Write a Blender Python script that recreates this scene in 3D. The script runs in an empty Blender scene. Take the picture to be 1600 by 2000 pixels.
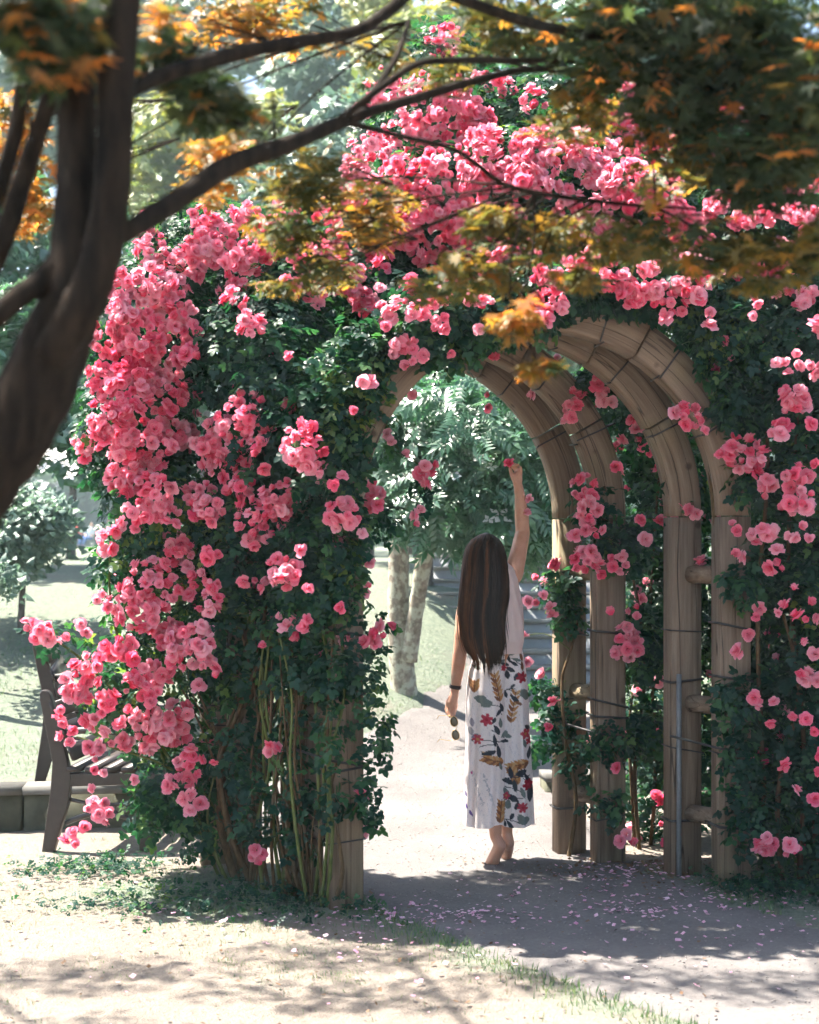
import bpy, math, random
import numpy as np
from mathutils import Vector, Matrix

random.seed(7)
rng = np.random.default_rng(11)
SC = bpy.context.scene
COL = SC.collection
R = math.radians

# ------------------------------------------------------------------ camera, world, sun, exposure
CAMZ, F = 1.6, 3000.0           # eye height, focal length in photo pixels (1600 x 2000)
cam = bpy.data.cameras.new('camera')
cam.sensor_fit = 'VERTICAL'; cam.sensor_height = 30.0; cam.lens = 45.0
cam.shift_y = 0.03
cam.clip_start = 0.05; cam.clip_end = 1000
cam.dof.use_dof = True; cam.dof.focus_distance = 7.5; cam.dof.aperture_fstop = 2.5
camo = bpy.data.objects.new('camera', cam); COL.objects.link(camo)
camo.location = (0, 0, CAMZ); camo.rotation_euler = (R(90), 0, 0)
SC.camera = camo

SUN_EL, SUN_DIR = R(62), Vector((-0.90, 0.43, 0)).normalized()
sunv = Vector((SUN_DIR.x*math.cos(SUN_EL), SUN_DIR.y*math.cos(SUN_EL), math.sin(SUN_EL)))
world = bpy.data.worlds.new('World'); SC.world = world; world.use_nodes = True
wn = world.node_tree.nodes; wl = world.node_tree.links
sky = wn.new('ShaderNodeTexSky'); sky.sky_type = 'NISHITA'; sky.sun_disc = False
sky.sun_elevation = SUN_EL; sky.sun_rotation = math.atan2(SUN_DIR.x, SUN_DIR.y)
sky.air_density = 1.0; sky.dust_density = 2.0; sky.ozone_density = 1.0
bgn = wn['Background']; bgn.inputs['Strength'].default_value = 0.069
wl.new(sky.outputs[0], bgn.inputs['Color'])
sl = bpy.data.lights.new('sun', 'SUN'); sl.energy = 5.0; sl.angle = R(0.6); sl.color = (1.0, 0.92, 0.81)
so = bpy.data.objects.new('sun', sl); COL.objects.link(so)
so.rotation_euler = (-sunv).to_track_quat('-Z', 'Y').to_euler()
SC.view_settings.view_transform = 'Standard'; SC.view_settings.look = 'None'
SC.view_settings.exposure = 2.45; SC.view_settings.gamma = 1.0
SC.render.engine = 'CYCLES'
cy = SC.cycles
cy.use_denoising = True; cy.max_bounces = 5; cy.diffuse_bounces = 3; cy.glossy_bounces = 2
cy.transmission_bounces = 4; cy.transparent_max_bounces = 4; cy.volume_bounces = 0
cy.caustics_reflective = False; cy.caustics_refractive = False
cy.sample_clamp_indirect = 6.0
cy.use_adaptive_sampling = True; cy.adaptive_threshold = 0.04; cy.adaptive_min_samples = 20

# ------------------------------------------------------------------ helpers
def P(x, y, Y):
    """photo pixel at depth Y -> world point"""
    return Vector(((x-800)/F*Y, Y, CAMZ-(y-1060)/F*Y))
def PX(v): return v/F

WM = {}
def adopt(o, parent, world=None):
    w = world if world is not None else Matrix.Identity(4)
    o.parent = parent
    if parent is not None:
        o.matrix_parent_inverse = WM[parent.name].inverted()
    o.matrix_basis = w
    WM[o.name] = w
    return o
def link(o):
    COL.objects.link(o); return o
def tag(o, label=None, cat=None, group=None, kind=None):
    if label: o['label'] = label
    if cat: o['category'] = cat
    if group: o['group'] = group
    if kind: o['kind'] = kind
    return o
def thing(name, loc, label, cat, group=None):
    o = bpy.data.objects.new(name, None); link(o); o.location = loc
    o.empty_display_size = 0.1
    WM[o.name] = Matrix.Translation(loc)
    return tag(o, label, cat, group)

def np_mesh(name, V, Fs, mat=None, smooth=False, attrs=None):
    """V (n,3); Fs list of index arrays (k,3) or (k,4)"""
    me = bpy.data.meshes.new(name)
    V = np.asarray(V, dtype=np.float32)
    if isinstance(Fs, np.ndarray): Fs = [Fs]
    Fs = [np.asarray(f, dtype=np.int32) for f in Fs if len(f)]
    me.vertices.add(len(V)); me.vertices.foreach_set('co', V.ravel())
    nl = sum(f.size for f in Fs); nf = sum(len(f) for f in Fs)
    me.loops.add(nl); me.polygons.add(nf)
    me.loops.foreach_set('vertex_index', np.concatenate([f.ravel() for f in Fs]))
    starts = []; tot = 0; sizes = []
    for f in Fs:
        k = f.shape[1]; starts.append(tot+np.arange(len(f))*k); tot += f.size; sizes.append(np.full(len(f), k))
    me.polygons.foreach_set('loop_start', np.concatenate(starts).astype(np.int32))
    try: me.polygons.foreach_set('loop_total', np.concatenate(sizes).astype(np.int32))
    except Exception: pass
    if smooth: me.polygons.foreach_set('use_smooth', np.ones(nf, dtype=bool))
    for k, a in (attrs or {}).items():
        a = np.asarray(a, dtype=np.float32)
        if a.ndim == 1:
            at = me.attributes.new(k, 'FLOAT', 'POINT'); at.data.foreach_set('value', a)
        else:
            at = me.attributes.new(k, 'FLOAT_COLOR', 'POINT')
            c = np.ones((len(a), 4), dtype=np.float32); c[:, :3] = a[:, :3]
            at.data.foreach_set('color', c.ravel())
    me.update(calc_edges=True)
    if mat: me.materials.append(mat)
    return me
def obj(name, me, parent=None, world=None):
    o = bpy.data.objects.new(name, me); link(o)
    adopt(o, parent, world)
    return o

class MB:
    def __init__(s): s.v = []; s.q = []; s.t = []
    def add(s, V, quads=(), tris=()):
        b = len(s.v); s.v.extend([tuple(p) for p in V])
        s.q.extend([tuple(b+i for i in f) for f in quads]); s.t.extend([tuple(b+i for i in f) for f in tris])
    def box(s, c, ex, ey, ez, ch=0.0):
        """box centred at c with half axes vectors; ch: chamfer of the four edges along ez"""
        c, ex, ey, ez = map(Vector, (c, ex, ey, ez))
        if ch <= 0:
            V = [c+a*ex+b*ey+d*ez for d in (-1, 1) for b in (-1, 1) for a in (-1, 1)]
            s.add(V, [(0, 2, 3, 1), (4, 5, 7, 6), (0, 1, 5, 4), (2, 6, 7, 3), (0, 4, 6, 2), (1, 3, 7, 5)])
        else:
            a = 1-ch/ex.length; b = 1-ch/ey.length
            prof = [(1, -b), (1, b), (a, 1), (-a, 1), (-1, b), (-1, -b), (-a, -1), (a, -1)]
            V = [c+p[0]*ex+p[1]*ey+d*ez for d in (-1, 1) for p in prof]
            s.add(V, [(i, (i+1) % 8, 8+(i+1) % 8, 8+i) for i in range(8)] + [(8, 9, 10, 11), (8, 11, 12, 15), (12, 13, 14, 15), (3, 2, 1, 0), (7, 4, 3, 0), (7, 6, 5, 4)])
    def tube(s, pts, rad, n=8, cap=True, wob=0.0):
        pts = [Vector(p) for p in pts]
        if not hasattr(rad, '__len__'): rad = [rad]*len(pts)
        rings = []; up = None
        for i, p in enumerate(pts):
            d = (pts[min(i+1, len(pts)-1)]-pts[max(i-1, 0)]).normalized()
            if up is None:
                up = Vector((0, 0, 1)) if abs(d.z) < 0.9 else Vector((1, 0, 0))
            a = d.cross(up).normalized(); b = a.cross(d).normalized(); up = b
            ring = []
            for k in range(n):
                t = 2*math.pi*k/n
                r = rad[i]*(1+wob*(random.random()-0.5))
                ring.append(p+a*(math.cos(t)*r)+b*(math.sin(t)*r))
            rings.append(ring)
        V = [v for r in rings for v in r]; q = []
        for i in range(len(pts)-1):
            for k in range(n):
                q.append((i*n+k, i*n+(k+1) % n, (i+1)*n+(k+1) % n, (i+1)*n+k))
        t = []
        if cap:
            V.append(pts[0]); V.append(pts[-1]); m = len(pts)*n
            for k in range(n):
                t.append((m, (k+1) % n, k)); t.append((m+1, (len(pts)-1)*n+k, (len(pts)-1)*n+(k+1) % n))
        s.add(V, q, t)
    def loft(s, rings, cap=True):
        n = len(rings[0]); V = [v for r in rings for v in r]
        q = [(i*n+k, i*n+(k+1) % n, (i+1)*n+(k+1) % n, (i+1)*n+k) for i in range(len(rings)-1) for k in range(n)]
        t = []
        if cap:
            for base, r, fl in ((0, rings[0], 1), ((len(rings)-1)*n, rings[-1], 0)):
                c = sum((Vector(v) for v in r), Vector())/n
                V.append(c); m = len(V)-1
                for k in range(n):
                    a, b = base+k, base+(k+1) % n
                    t.append((m, b, a) if fl else (m, a, b))
        s.add(V, q, t)
    def mesh(s, name, mat, smooth=False, attrs=None):
        return np_mesh(name, np.array(s.v, dtype=np.float32), [np.array(s.q, dtype=np.int32).reshape(-1, 4), np.array(s.t, dtype=np.int32).reshape(-1, 3)], mat, smooth, attrs)
    def build(s, name, mat, parent=None, smooth=False, label=None):
        o = obj(name, s.mesh(name, mat, smooth), parent)
        if label: o['label'] = label
        return o

def catmull(pts, sub=6, rad=None):
    pts = [Vector(p) for p in pts]; out = []; ro = []
    for i in range(len(pts)-1):
        p0 = pts[max(i-1, 0)]; p1 = pts[i]; p2 = pts[i+1]; p3 = pts[min(i+2, len(pts)-1)]
        for k in range(sub):
            t = k/sub
            out.append(0.5*((2*p1)+(p2-p0)*t+(2*p0-5*p1+4*p2-p3)*t*t+(3*p1-p0-3*p2+p3)*t**3))
            if rad: ro.append(rad[i]*(1-t)+rad[i+1]*t)
    out.append(pts[-1])
    if rad: ro.append(rad[-1]); return out, ro
    return out

def vnoise(p, seed=0):
    """cheap smooth pseudo-noise on (n,3) points, roughly -1..1"""
    r = np.random.default_rng(seed); out = 0
    for k in range(6):
        d = r.normal(size=3); ph = r.uniform(0, 6.28)
        out = out+np.sin(p@d*(1+0.5*k)+ph)
    return out/3.0

# ------------------------------------------------------------------ materials
def newmat(name):
    m = bpy.data.materials.new(name); m.use_nodes = True
    nt = m.node_tree; nt.nodes.clear()
    return m, nt, nt.nodes, nt.links
def N(nt, typ, **kw):
    n = nt.nodes.new(typ)
    for k, v in kw.items(): setattr(n, k, v)
    return n
def ramp(nt, stops, fac):
    r = nt.nodes.new('ShaderNodeValToRGB'); e = r.color_ramp.elements
    while len(e) > 1: e.remove(e[0])
    e[0].position = stops[0][0]; e[0].color = (*stops[0][1], 1)
    for p, c in stops[1:]:
        x = e.new(p); x.color = (*c, 1)
    nt.links.new(fac, r.inputs[0]); return r.outputs[0]
def noise(nt, scale, detail=4, vec=None, rough=0.55):
    n = nt.nodes.new('ShaderNodeTexNoise'); n.inputs['Scale'].default_value = scale; n.inputs['Detail'].default_value = detail
    n.inputs['Roughness'].default_value = rough
    if vec is not None: nt.links.new(vec, n.inputs['Vector'])
    return n.outputs['Fac']
def geo_pos(nt): return nt.nodes.new('ShaderNodeNewGeometry').outputs['Position']
def mixc(nt, fac, a, b, mode='MIX'):
    m = nt.nodes.new('ShaderNodeMix'); m.data_type = 'RGBA'; m.blend_type = mode
    for s, v in ((m.inputs[0], fac), (m.inputs[6], a), (m.inputs[7], b)):
        if isinstance(v, (int, float)): s.default_value = v
        elif isinstance(v, tuple): s.default_value = (*v, 1)
        else: nt.links.new(v, s)
    return m.outputs[2]
def math_(nt, op, a, b=None):
    m = nt.nodes.new('ShaderNodeMath'); m.operation = op
    for s, v in ((m.inputs[0], a), (m.inputs[1], b)):
        if v is None: continue
        if isinstance(v, (int, float)): s.default_value = v
        else: nt.links.new(v, s)
    return m.outputs[0]
def principled(nt, col, rough=0.6, bump=None, bstr=0.3, bdist=0.01, spec=0.5, metal=0.0):
    b = nt.nodes.new('ShaderNodeBsdfPrincipled')
    if isinstance(col, tuple): b.inputs['Base Color'].default_value = (*col, 1)
    else: nt.links.new(col, b.inputs['Base Color'])
    if isinstance(rough, (int, float)): b.inputs['Roughness'].default_value = rough
    else: nt.links.new(rough, b.inputs['Roughness'])
    b.inputs['Specular IOR Level'].default_value = spec; b.inputs['Metallic'].default_value = metal
    if bump is not None:
        bp = nt.nodes.new('ShaderNodeBump'); bp.inputs['Strength'].default_value = bstr; bp.inputs['Distance'].default_value = bdist
        nt.links.new(bump, bp.inputs['Height']); nt.links.new(bp.outputs[0], b.inputs['Normal'])
    return b.outputs[0]
def out(nt, sh):
    o = nt.nodes.new('ShaderNodeOutputMaterial'); nt.links.new(sh, o.inputs['Surface'])
def rnd_val(nt):
    """a random number per individual: object random plus the 'rnd' attribute of merged meshes"""
    oi = nt.nodes.new('ShaderNodeObjectInfo'); at = nt.nodes.new('ShaderNodeAttribute'); at.attribute_name = 'rnd'
    return math_(nt, 'FRACT', math_(nt, 'ADD', oi.outputs['Random'], at.outputs['Fac']))
def leaf_mat(name, stops, trans, tf=0.35, rough=0.42, spec=0.5, nscale=1.2, namp=0.9):
    m, nt, nd, lk = newmat(name)
    rv = rnd_val(nt)
    big = noise(nt, nscale, 2, geo_pos(nt))
    f = math_(nt, 'ADD', math_(nt, 'MULTIPLY', rv, 0.7), math_(nt, 'MULTIPLY', math_(nt, 'SUBTRACT', big, 0.35), namp))
    c = ramp(nt, stops, f)
    sh = principled(nt, c, rough, spec=spec)
    tr = nd.new('ShaderNodeBsdfTranslucent')
    lk.new(mixc(nt, 1.0, c, trans, 'MULTIPLY'), tr.inputs['Color'])
    mx = nd.new('ShaderNodeMixShader'); mx.inputs[0].default_value = tf
    lk.new(sh, mx.inputs[1]); lk.new(tr.outputs[0], mx.inputs[2]); out(nt, mx.outputs[0])
    return m

M = {}
M['rose_leaf'] = leaf_mat('rose_leaf', [(0.0, (0.006, 0.032, 0.027)), (0.5, (0.013, 0.055, 0.042)), (0.8, (0.04, 0.11, 0.05)), (1.0, (0.18, 0.22, 0.055))], (2.0, 2.3, 0.9), 0.45, 0.42, spec=0.22)
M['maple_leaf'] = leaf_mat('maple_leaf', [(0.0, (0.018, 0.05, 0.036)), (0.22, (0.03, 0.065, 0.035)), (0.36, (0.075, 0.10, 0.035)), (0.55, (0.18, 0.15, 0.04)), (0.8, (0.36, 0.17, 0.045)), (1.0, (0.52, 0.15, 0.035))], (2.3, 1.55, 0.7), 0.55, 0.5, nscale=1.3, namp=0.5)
M['tree_leaf'] = leaf_mat('tree_leaf', [(0.0, (0.035, 0.095, 0.06)), (0.5, (0.065, 0.15, 0.095)), (1.0, (0.14, 0.23, 0.15))], (1.5, 1.8, 1.1), 0.38, 0.3, spec=0.9, nscale=0.5)
M['pale_leaf'] = leaf_mat('pale_leaf', [(0.0, (0.08, 0.14, 0.12)), (0.5, (0.13, 0.2, 0.17)), (1.0, (0.22, 0.28, 0.22))], (1.3, 1.5, 1.1), 0.3, 0.45, nscale=0.4)
M['yellow_leaf'] = leaf_mat('yellow_leaf', [(0.0, (0.10, 0.16, 0.05)), (0.5, (0.2, 0.24, 0.07)), (1.0, (0.35, 0.28, 0.09))], (1.5, 1.5, 0.8), 0.35, 0.45, nscale=0.4)
M['grass'] = leaf_mat('grass', [(0.0, (0.04, 0.10, 0.05)), (0.5, (0.08, 0.15, 0.07)), (1.0, (0.22, 0.24, 0.11))], (1.4, 1.6, 0.8), 0.3, 0.5, nscale=2.0)

def petal_mat(name, deep, mid, edge, tf=0.35):
    m, nt, nd, lk = newmat(name)
    at = nd.new('ShaderNodeAttribute'); at.attribute_name = 'pt'
    rv = rnd_val(nt)
    f = math_(nt, 'ADD', math_(nt, 'MULTIPLY', at.outputs['Fac'], 0.55), math_(nt, 'ADD', math_(nt, 'MULTIPLY', rv, 0.48), math_(nt, 'MULTIPLY', math_(nt, 'SUBTRACT', noise(nt, 2.2, 2, geo_pos(nt)), 0.52), 0.7)))
    c = ramp(nt, [(0.0, deep), (0.40, mid), (0.95, edge)], f)
    sh = principled(nt, c, 0.5, spec=0.3); sh.node.inputs['Sheen Weight'].default_value = 0.1; sh.node.inputs['Sheen Roughness'].default_value = 0.4
    tr = nd.new('ShaderNodeBsdfTranslucent'); lk.new(c, tr.inputs['Color'])
    mx = nd.new('ShaderNodeMixShader'); mx.inputs[0].default_value = tf
    lk.new(sh, mx.inputs[1]); lk.new(tr.outputs[0], mx.inputs[2]); out(nt, mx.outputs[0])
    return m
M['petal'] = petal_mat('petal', (0.82, 0.03, 0.12), (0.96, 0.135, 0.275), (0.98, 0.53, 0.63), 0.52)
M['fallen'] = petal_mat('fallen', (0.5, 0.14, 0.25), (0.66, 0.32, 0.46), (0.8, 0.6, 0.68), 0.2)
M['bract'] = petal_mat('bract', (0.8, 0.78, 0.72), (0.85, 0.83, 0.8), (0.88, 0.87, 0.85), 0.25)

def bark_mat(name, a, b, scale=9, stretch=0.18, lichen=None):
    m, nt, nd, lk = newmat(name)
    mp = nd.new('ShaderNodeMapping'); mp.inputs['Scale'].default_value = (1, 1, stretch)
    lk.new(geo_pos(nt), mp.inputs['Vector'])
    n1 = noise(nt, scale*4, 6, mp.outputs[0], 0.65); n2 = noise(nt, scale, 3, geo_pos(nt))
    c = ramp(nt, [(0.3, a), (0.68, b)], n1)
    if lichen:
        c = mixc(nt, ramp(nt, [(0.47, (0, 0, 0)), (0.56, (1, 1, 1))], noise(nt, scale*1.7, 5, geo_pos(nt))), c, lichen)
    out(nt, principled(nt, c, 0.9, n1, 0.7, 0.012, spec=0.08)); return m
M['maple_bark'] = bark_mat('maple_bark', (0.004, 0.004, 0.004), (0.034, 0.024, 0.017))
M['grey_bark'] = bark_mat('grey_bark', (0.12, 0.105, 0.08), (0.34, 0.29, 0.24), 8, 0.6, (0.42, 0.41, 0.33))
M['dark_bark'] = bark_mat('dark_bark', (0.05, 0.045, 0.045), (0.15, 0.13, 0.12), 6)
M['cane'] = bark_mat('cane', (0.05, 0.036, 0.02), (0.15, 0.10, 0.055), 14, 0.3)
M['green_cane'] = bark_mat('green_cane', (0.06, 0.09, 0.03), (0.15, 0.17, 0.06), 14, 0.3)

def wood_mat():
    m, nt, nd, lk = newmat('weathered_timber')
    tc = nd.new('ShaderNodeTexCoord'); mp = nd.new('ShaderNodeMapping'); mp.inputs['Scale'].default_value = (14, 14, 0.7)
    ga = nd.new('ShaderNodeAttribute'); ga.attribute_name = 'grain'
    lk.new(ga.outputs['Vector'], mp.inputs['Vector'])
    g = noise(nt, 3.2, 7, mp.outputs[0], 0.65)
    c = ramp(nt, [(0.25, (0.085, 0.058, 0.039)), (0.42, (0.165, 0.118, 0.084)), (0.62, (0.235, 0.174, 0.128)), (0.8, (0.32, 0.25, 0.19))], g)
    st = noise(nt, 1.6, 5, geo_pos(nt))
    c = mixc(nt, ramp(nt, [(0.52, (0, 0, 0)), (0.75, (0.6, 0.6, 0.6))], st), c, (0.23, 0.22, 0.11))
    cr = noise(nt, 2.4, 2, mp.outputs[0])
    c = mixc(nt, ramp(nt, [(0.30, (0.8, 0.8, 0.8)), (0.335, (0, 0, 0))], cr), c, (0.07, 0.05, 0.04))
    mp2 = nd.new('ShaderNodeMapping'); mp2.inputs['Scale'].default_value = (11, 11, 0.4); lk.new(ga.outputs['Vector'], mp2.inputs['Vector'])
    ck = math_(nt, 'ABSOLUTE', math_(nt, 'SUBTRACT', noise(nt, 1.0, 2, mp2.outputs[0]), 0.5))
    cm = ramp(nt, [(0.003, (0.85, 0.85, 0.85)), (0.009, (0, 0, 0))], ck)
    c = mixc(nt, cm, c, (0.03, 0.022, 0.018))
    vk = nd.new('ShaderNodeTexVoronoi'); vk.inputs['Scale'].default_value = 5.0; lk.new(ga.outputs['Vector'], vk.inputs['Vector'])
    c = mixc(nt, ramp(nt, [(0.05, (0.85, 0.85, 0.85)), (0.11, (0, 0, 0))], vk.outputs['Distance']), c, (0.06, 0.04, 0.028))
    out(nt, principled(nt, c, 0.8, math_(nt, 'SUBTRACT', g, cm), 0.6, 0.006, spec=0.25)); return m
M['wood'] = wood_mat()

def flat_mat(name, col, rough=0.6, spec=0.4, metal=0.0, nscale=20, amt=0.25, bstr=0.2):
    m, nt, nd, lk = newmat(name)
    n = noise(nt, nscale, 4, geo_pos(nt))
    c = ramp(nt, [(0.25, tuple(v*(1-amt) for v in col)), (0.75, tuple(min(1, v*(1+amt)) for v in col))], n)
    out(nt, principled(nt, c, rough, n, bstr, 0.004, spec, metal)); return m
M['wire'] = flat_mat('dark_wire', (0.035, 0.033, 0.035), 0.5, amt=0.4)
M['conduit'] = flat_mat('grey_conduit', (0.16, 0.17, 0.18), 0.45)
M['bench'] = flat_mat('brown_bench_plastic', (0.036, 0.026, 0.023), 0.4, 0.45, nscale=35, amt=0.2)
M['bench_iron'] = flat_mat('bench_iron', (0.045, 0.038, 0.036), 0.4, 0.5, nscale=30)
M['concrete'] = flat_mat('concrete', (0.22, 0.215, 0.2), 0.85, 0.2, nscale=6, amt=0.3, bstr=0.4)
M['stair'] = flat_mat('stair_stone', (0.30, 0.31, 0.33), 0.85, 0.2, nscale=5, amt=0.2, bstr=0.3)
M['slate'] = flat_mat('slate_wall', (0.09, 0.11, 0.14), 0.7, 0.3, nscale=0.7, amt=0.2)
M['cap'] = flat_mat('kerb_cap', (0.12, 0.118, 0.11), 0.85, 0.2, nscale=6, amt=0.35, bstr=0.4)
M['kerb_dark'] = flat_mat('dark_concrete', (0.085, 0.085, 0.06), 0.9, 0.2, nscale=7, amt=0.5, bstr=0.5)  # darker, olive-tinged concrete for the kerb blocks under the caps

def skin_mat():
    m, nt, nd, lk = newmat('skin')
    n = noise(nt, 18, 4, geo_pos(nt))
    c = ramp(nt, [(0.3, (0.50, 0.255, 0.17)), (0.7, (0.60, 0.33, 0.235))], n)
    b = nd.new('ShaderNodeBsdfPrincipled'); lk.new(c, b.inputs['Base Color']); b.inputs['Roughness'].default_value = 0.48
    b.inputs['Subsurface Weight'].default_value = 0.25; b.inputs['Subsurface Radius'].default_value = (0.012, 0.005, 0.003)
    b.inputs['Subsurface Scale'].default_value = 1.0
    out(nt, b.outputs[0]); return m
M['skin'] = skin_mat()
def hair_mat():
    m, nt, nd, lk = newmat('brown_hair')
    at = nd.new('ShaderNodeAttribute'); at.attribute_name = 'rnd'
    c = ramp(nt, [(0.0, (0.010, 0.0055, 0.004)), (0.6, (0.034, 0.016, 0.009)), (1.0, (0.13, 0.052, 0.022))], at.outputs['Fac'])
    b = nd.new('ShaderNodeBsdfPrincipled'); lk.new(c, b.inputs['Base Color']); b.inputs['Roughness'].default_value = 0.42
    b.inputs['Specular IOR Level'].default_value = 0.18
    out(nt, b.outputs[0]); return m
M['hair'] = hair_mat()
def cloth_mat(name, attr=None, col=(0.7, 0.6, 0.58)):
    m, nt, nd, lk = newmat(name)
    if attr:
        a = nd.new('ShaderNodeAttribute'); a.attribute_name = attr; c = a.outputs['Color']
    else:
        c = ramp(nt, [(0.3, tuple(v*0.95 for v in col)), (0.7, col)], noise(nt, 30, 3, geo_pos(nt)))
    w = noise(nt, 90, 2, geo_pos(nt))
    sh = principled(nt, c, 0.8, w, 0.12, 0.003, 0.2)
    tr = nd.new('ShaderNodeBsdfTranslucent'); lk.new(c, tr.inputs['Color'])
    mx = nd.new('ShaderNodeMixShader'); mx.inputs[0].default_value = 0.22
    lk.new(sh, mx.inputs[1]); lk.new(tr.outputs[0], mx.inputs[2]); out(nt, mx.outputs[0]); return m
M['blouse'] = cloth_mat('blouse_cloth', None, (0.78, 0.63, 0.61))
M['print'] = cloth_mat('floral_print_cloth', 'print')
M['lens'] = flat_mat('sunglass_lens', (0.07, 0.06, 0.035), 0.12, 0.8, amt=0.1, bstr=0.0)
M['gold'] = flat_mat('gold_frame', (0.7, 0.45, 0.2), 0.3, 0.5, 0.9, amt=0.1, bstr=0.0)
M['strap'] = flat_mat('dark_strap', (0.03, 0.018, 0.016), 0.5)

# ------------------------------------------------------------------ terrain
def sstep(a, b, x):
    t = np.clip((x-a)/(b-a), 0, 1); return t*t*(3-2*t)
PATH = np.array([(4.6, 1.2, .9), (3.3, 3.1, .82), (2.15, 4.7, .74), (1.22, 5.85, .70), (.66, 6.75, .72), (.3, 7.6, .82), (.02, 8.6, 1.05), (.08, 9.8, 1.0), (.5, 11.2, .8), (1.05, 12.7, .72), (1.25, 13.5, .8)])
_pf = catmull([Vector((p[0], p[1], p[2])) for p in PATH], 10)
PF = np.array([tuple(p) for p in _pf])
def path_dist(x, y):
    x = np.asarray(x, float); y = np.asarray(y, float)
    best = np.full(x.shape, 1e9)
    for px, py, hw in PF:
        best = np.minimum(best, np.hypot(x-px, y-py)-hw)
    return best
def height(x, y):
    x = np.asarray(x, float); y = np.asarray(y, float)
    base = 1.35*sstep(8.9, 17.0, y)
    px = np.interp(y, PF[:, 1], PF[:, 0]) if False else np.interp(y, [5, 8.6, 9.8, 11.2, 12.7, 13.5, 20], [0.9, .02, .08, .5, 1.05, 1.25, 1.25])
    base = base*(1-0.62*np.exp(-((x-px)/0.85)**2)*(1-sstep(13.4, 16.2, y)))
    mound = 0.05*np.exp(-(((x+0.9)/0.8)**2+((y-7.2)/0.5)**2))+0.05*np.exp(-(((x-2.0)/0.9)**2+((y-7.3)/0.5)**2))
    return base+mound

def build_ground():
    xs = np.concatenate([-np.geomspace(260, 5, 26), np.arange(-4.8, 4.8, 0.06), np.geomspace(5, 260, 26)])
    ys = np.concatenate([-np.geomspace(200, 1, 16), np.arange(-0.5, 4.4, 0.35), np.arange(4.4, 14, 0.06), np.geomspace(14.1, 420, 50)])
    X, Y = np.meshgrid(xs, ys); Z = height(X, Y)
    d = path_dist(X, Y)
    pts = np.stack([X.ravel(), Y.ravel(), np.zeros(X.size)], 1)
    near = ((np.abs(X) < 5) & (Y > 0) & (Y < 15))
    bump = (vnoise(pts*5, 3)*0.006+vnoise(pts*14, 4)*0.004).reshape(X.shape)
    Z = Z+np.where(near, bump*np.clip(d/0.2, 0, 1), 0)-np.where(near, 0.03*(1-np.clip((d+0.12)/0.1, 0, 1)), 0)
    nx, ny = len(xs), len(ys)
    i, j = np.meshgrid(np.arange(nx-1), np.arange(ny-1)); a = (j*nx+i).ravel()
    quads = np.stack([a, a+1, a+nx+1, a+nx], 1)
    # how grassy the place is: damp belt at the foot of the roses, dry in the open
    g = 0.9*np.exp(-(((X+0.75)/0.75)**2+((Y-6.85)/0.42)**2))+0.95*np.exp(-(((X-1.95)/0.85)**2+((Y-6.95)/0.4)**2))
    g += 0.45*np.exp(-((d-0.03)/0.16)**2)*(Y < 7.5)*(X < 1.8) + 0.62*sstep(8.6, 10.5, Y)
    g = np.clip(g, 0, 1)
    m, nt, nd, lk = newmat('ground')
    at = nd.new('ShaderNodeAttribute'); at.attribute_name = 'grassy'
    gp = geo_pos(nt)
    n1 = noise(nt, 2.2, 6, gp); n2 = noise(nt, 28, 6, gp, 0.7); n3 = noise(nt, 110, 3, gp)
    soil = ramp(nt, [(0.2, (0.12, 0.10, 0.085)), (0.5, (0.22, 0.19, 0.163)), (0.8, (0.30, 0.265, 0.23))], math_(nt, 'ADD', math_(nt, 'MULTIPLY', n2, 0.6), math_(nt, 'MULTIPLY', n1, 0.4)))
    grs = ramp(nt, [(0.25, (0.08, 0.11, 0.082)), (0.55, (0.165, 0.19, 0.148)), (0.8, (0.28, 0.28, 0.215))], n2)
    f = math_(nt, 'ADD', at.outputs['Fac'], math_(nt, 'MULTIPLY', math_(nt, 'SUBTRACT', math_(nt, 'ADD', math_(nt, 'MULTIPLY', n1, 0.55), math_(nt, 'MULTIPLY', n2, 0.45)), 0.5), 2.6))
    fm = ramp(nt, [(0.20, (0, 0, 0)), (0.55, (1, 1, 1))], f)
    c = mixc(nt, fm, soil, grs)
    hb = math_(nt, 'ADD', n2, math_(nt, 'MULTIPLY', n3, 0.5))
    c = mixc(nt, ramp(nt, [(0.58, (0, 0, 0)), (0.72, (0.35, 0.35, 0.35))], n3), c, (0.08, 0.065, 0.05))
    out(nt, principled(nt, c, 0.95, hb, 0.8, 0.03, spec=0.1))
    me = np_mesh('ground', np.stack([X, Y, Z], 2).reshape(-1, 3), quads, m, True, {'grassy': g.ravel()})
    tag(obj('ground', me), kind='structure')
build_ground()

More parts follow.
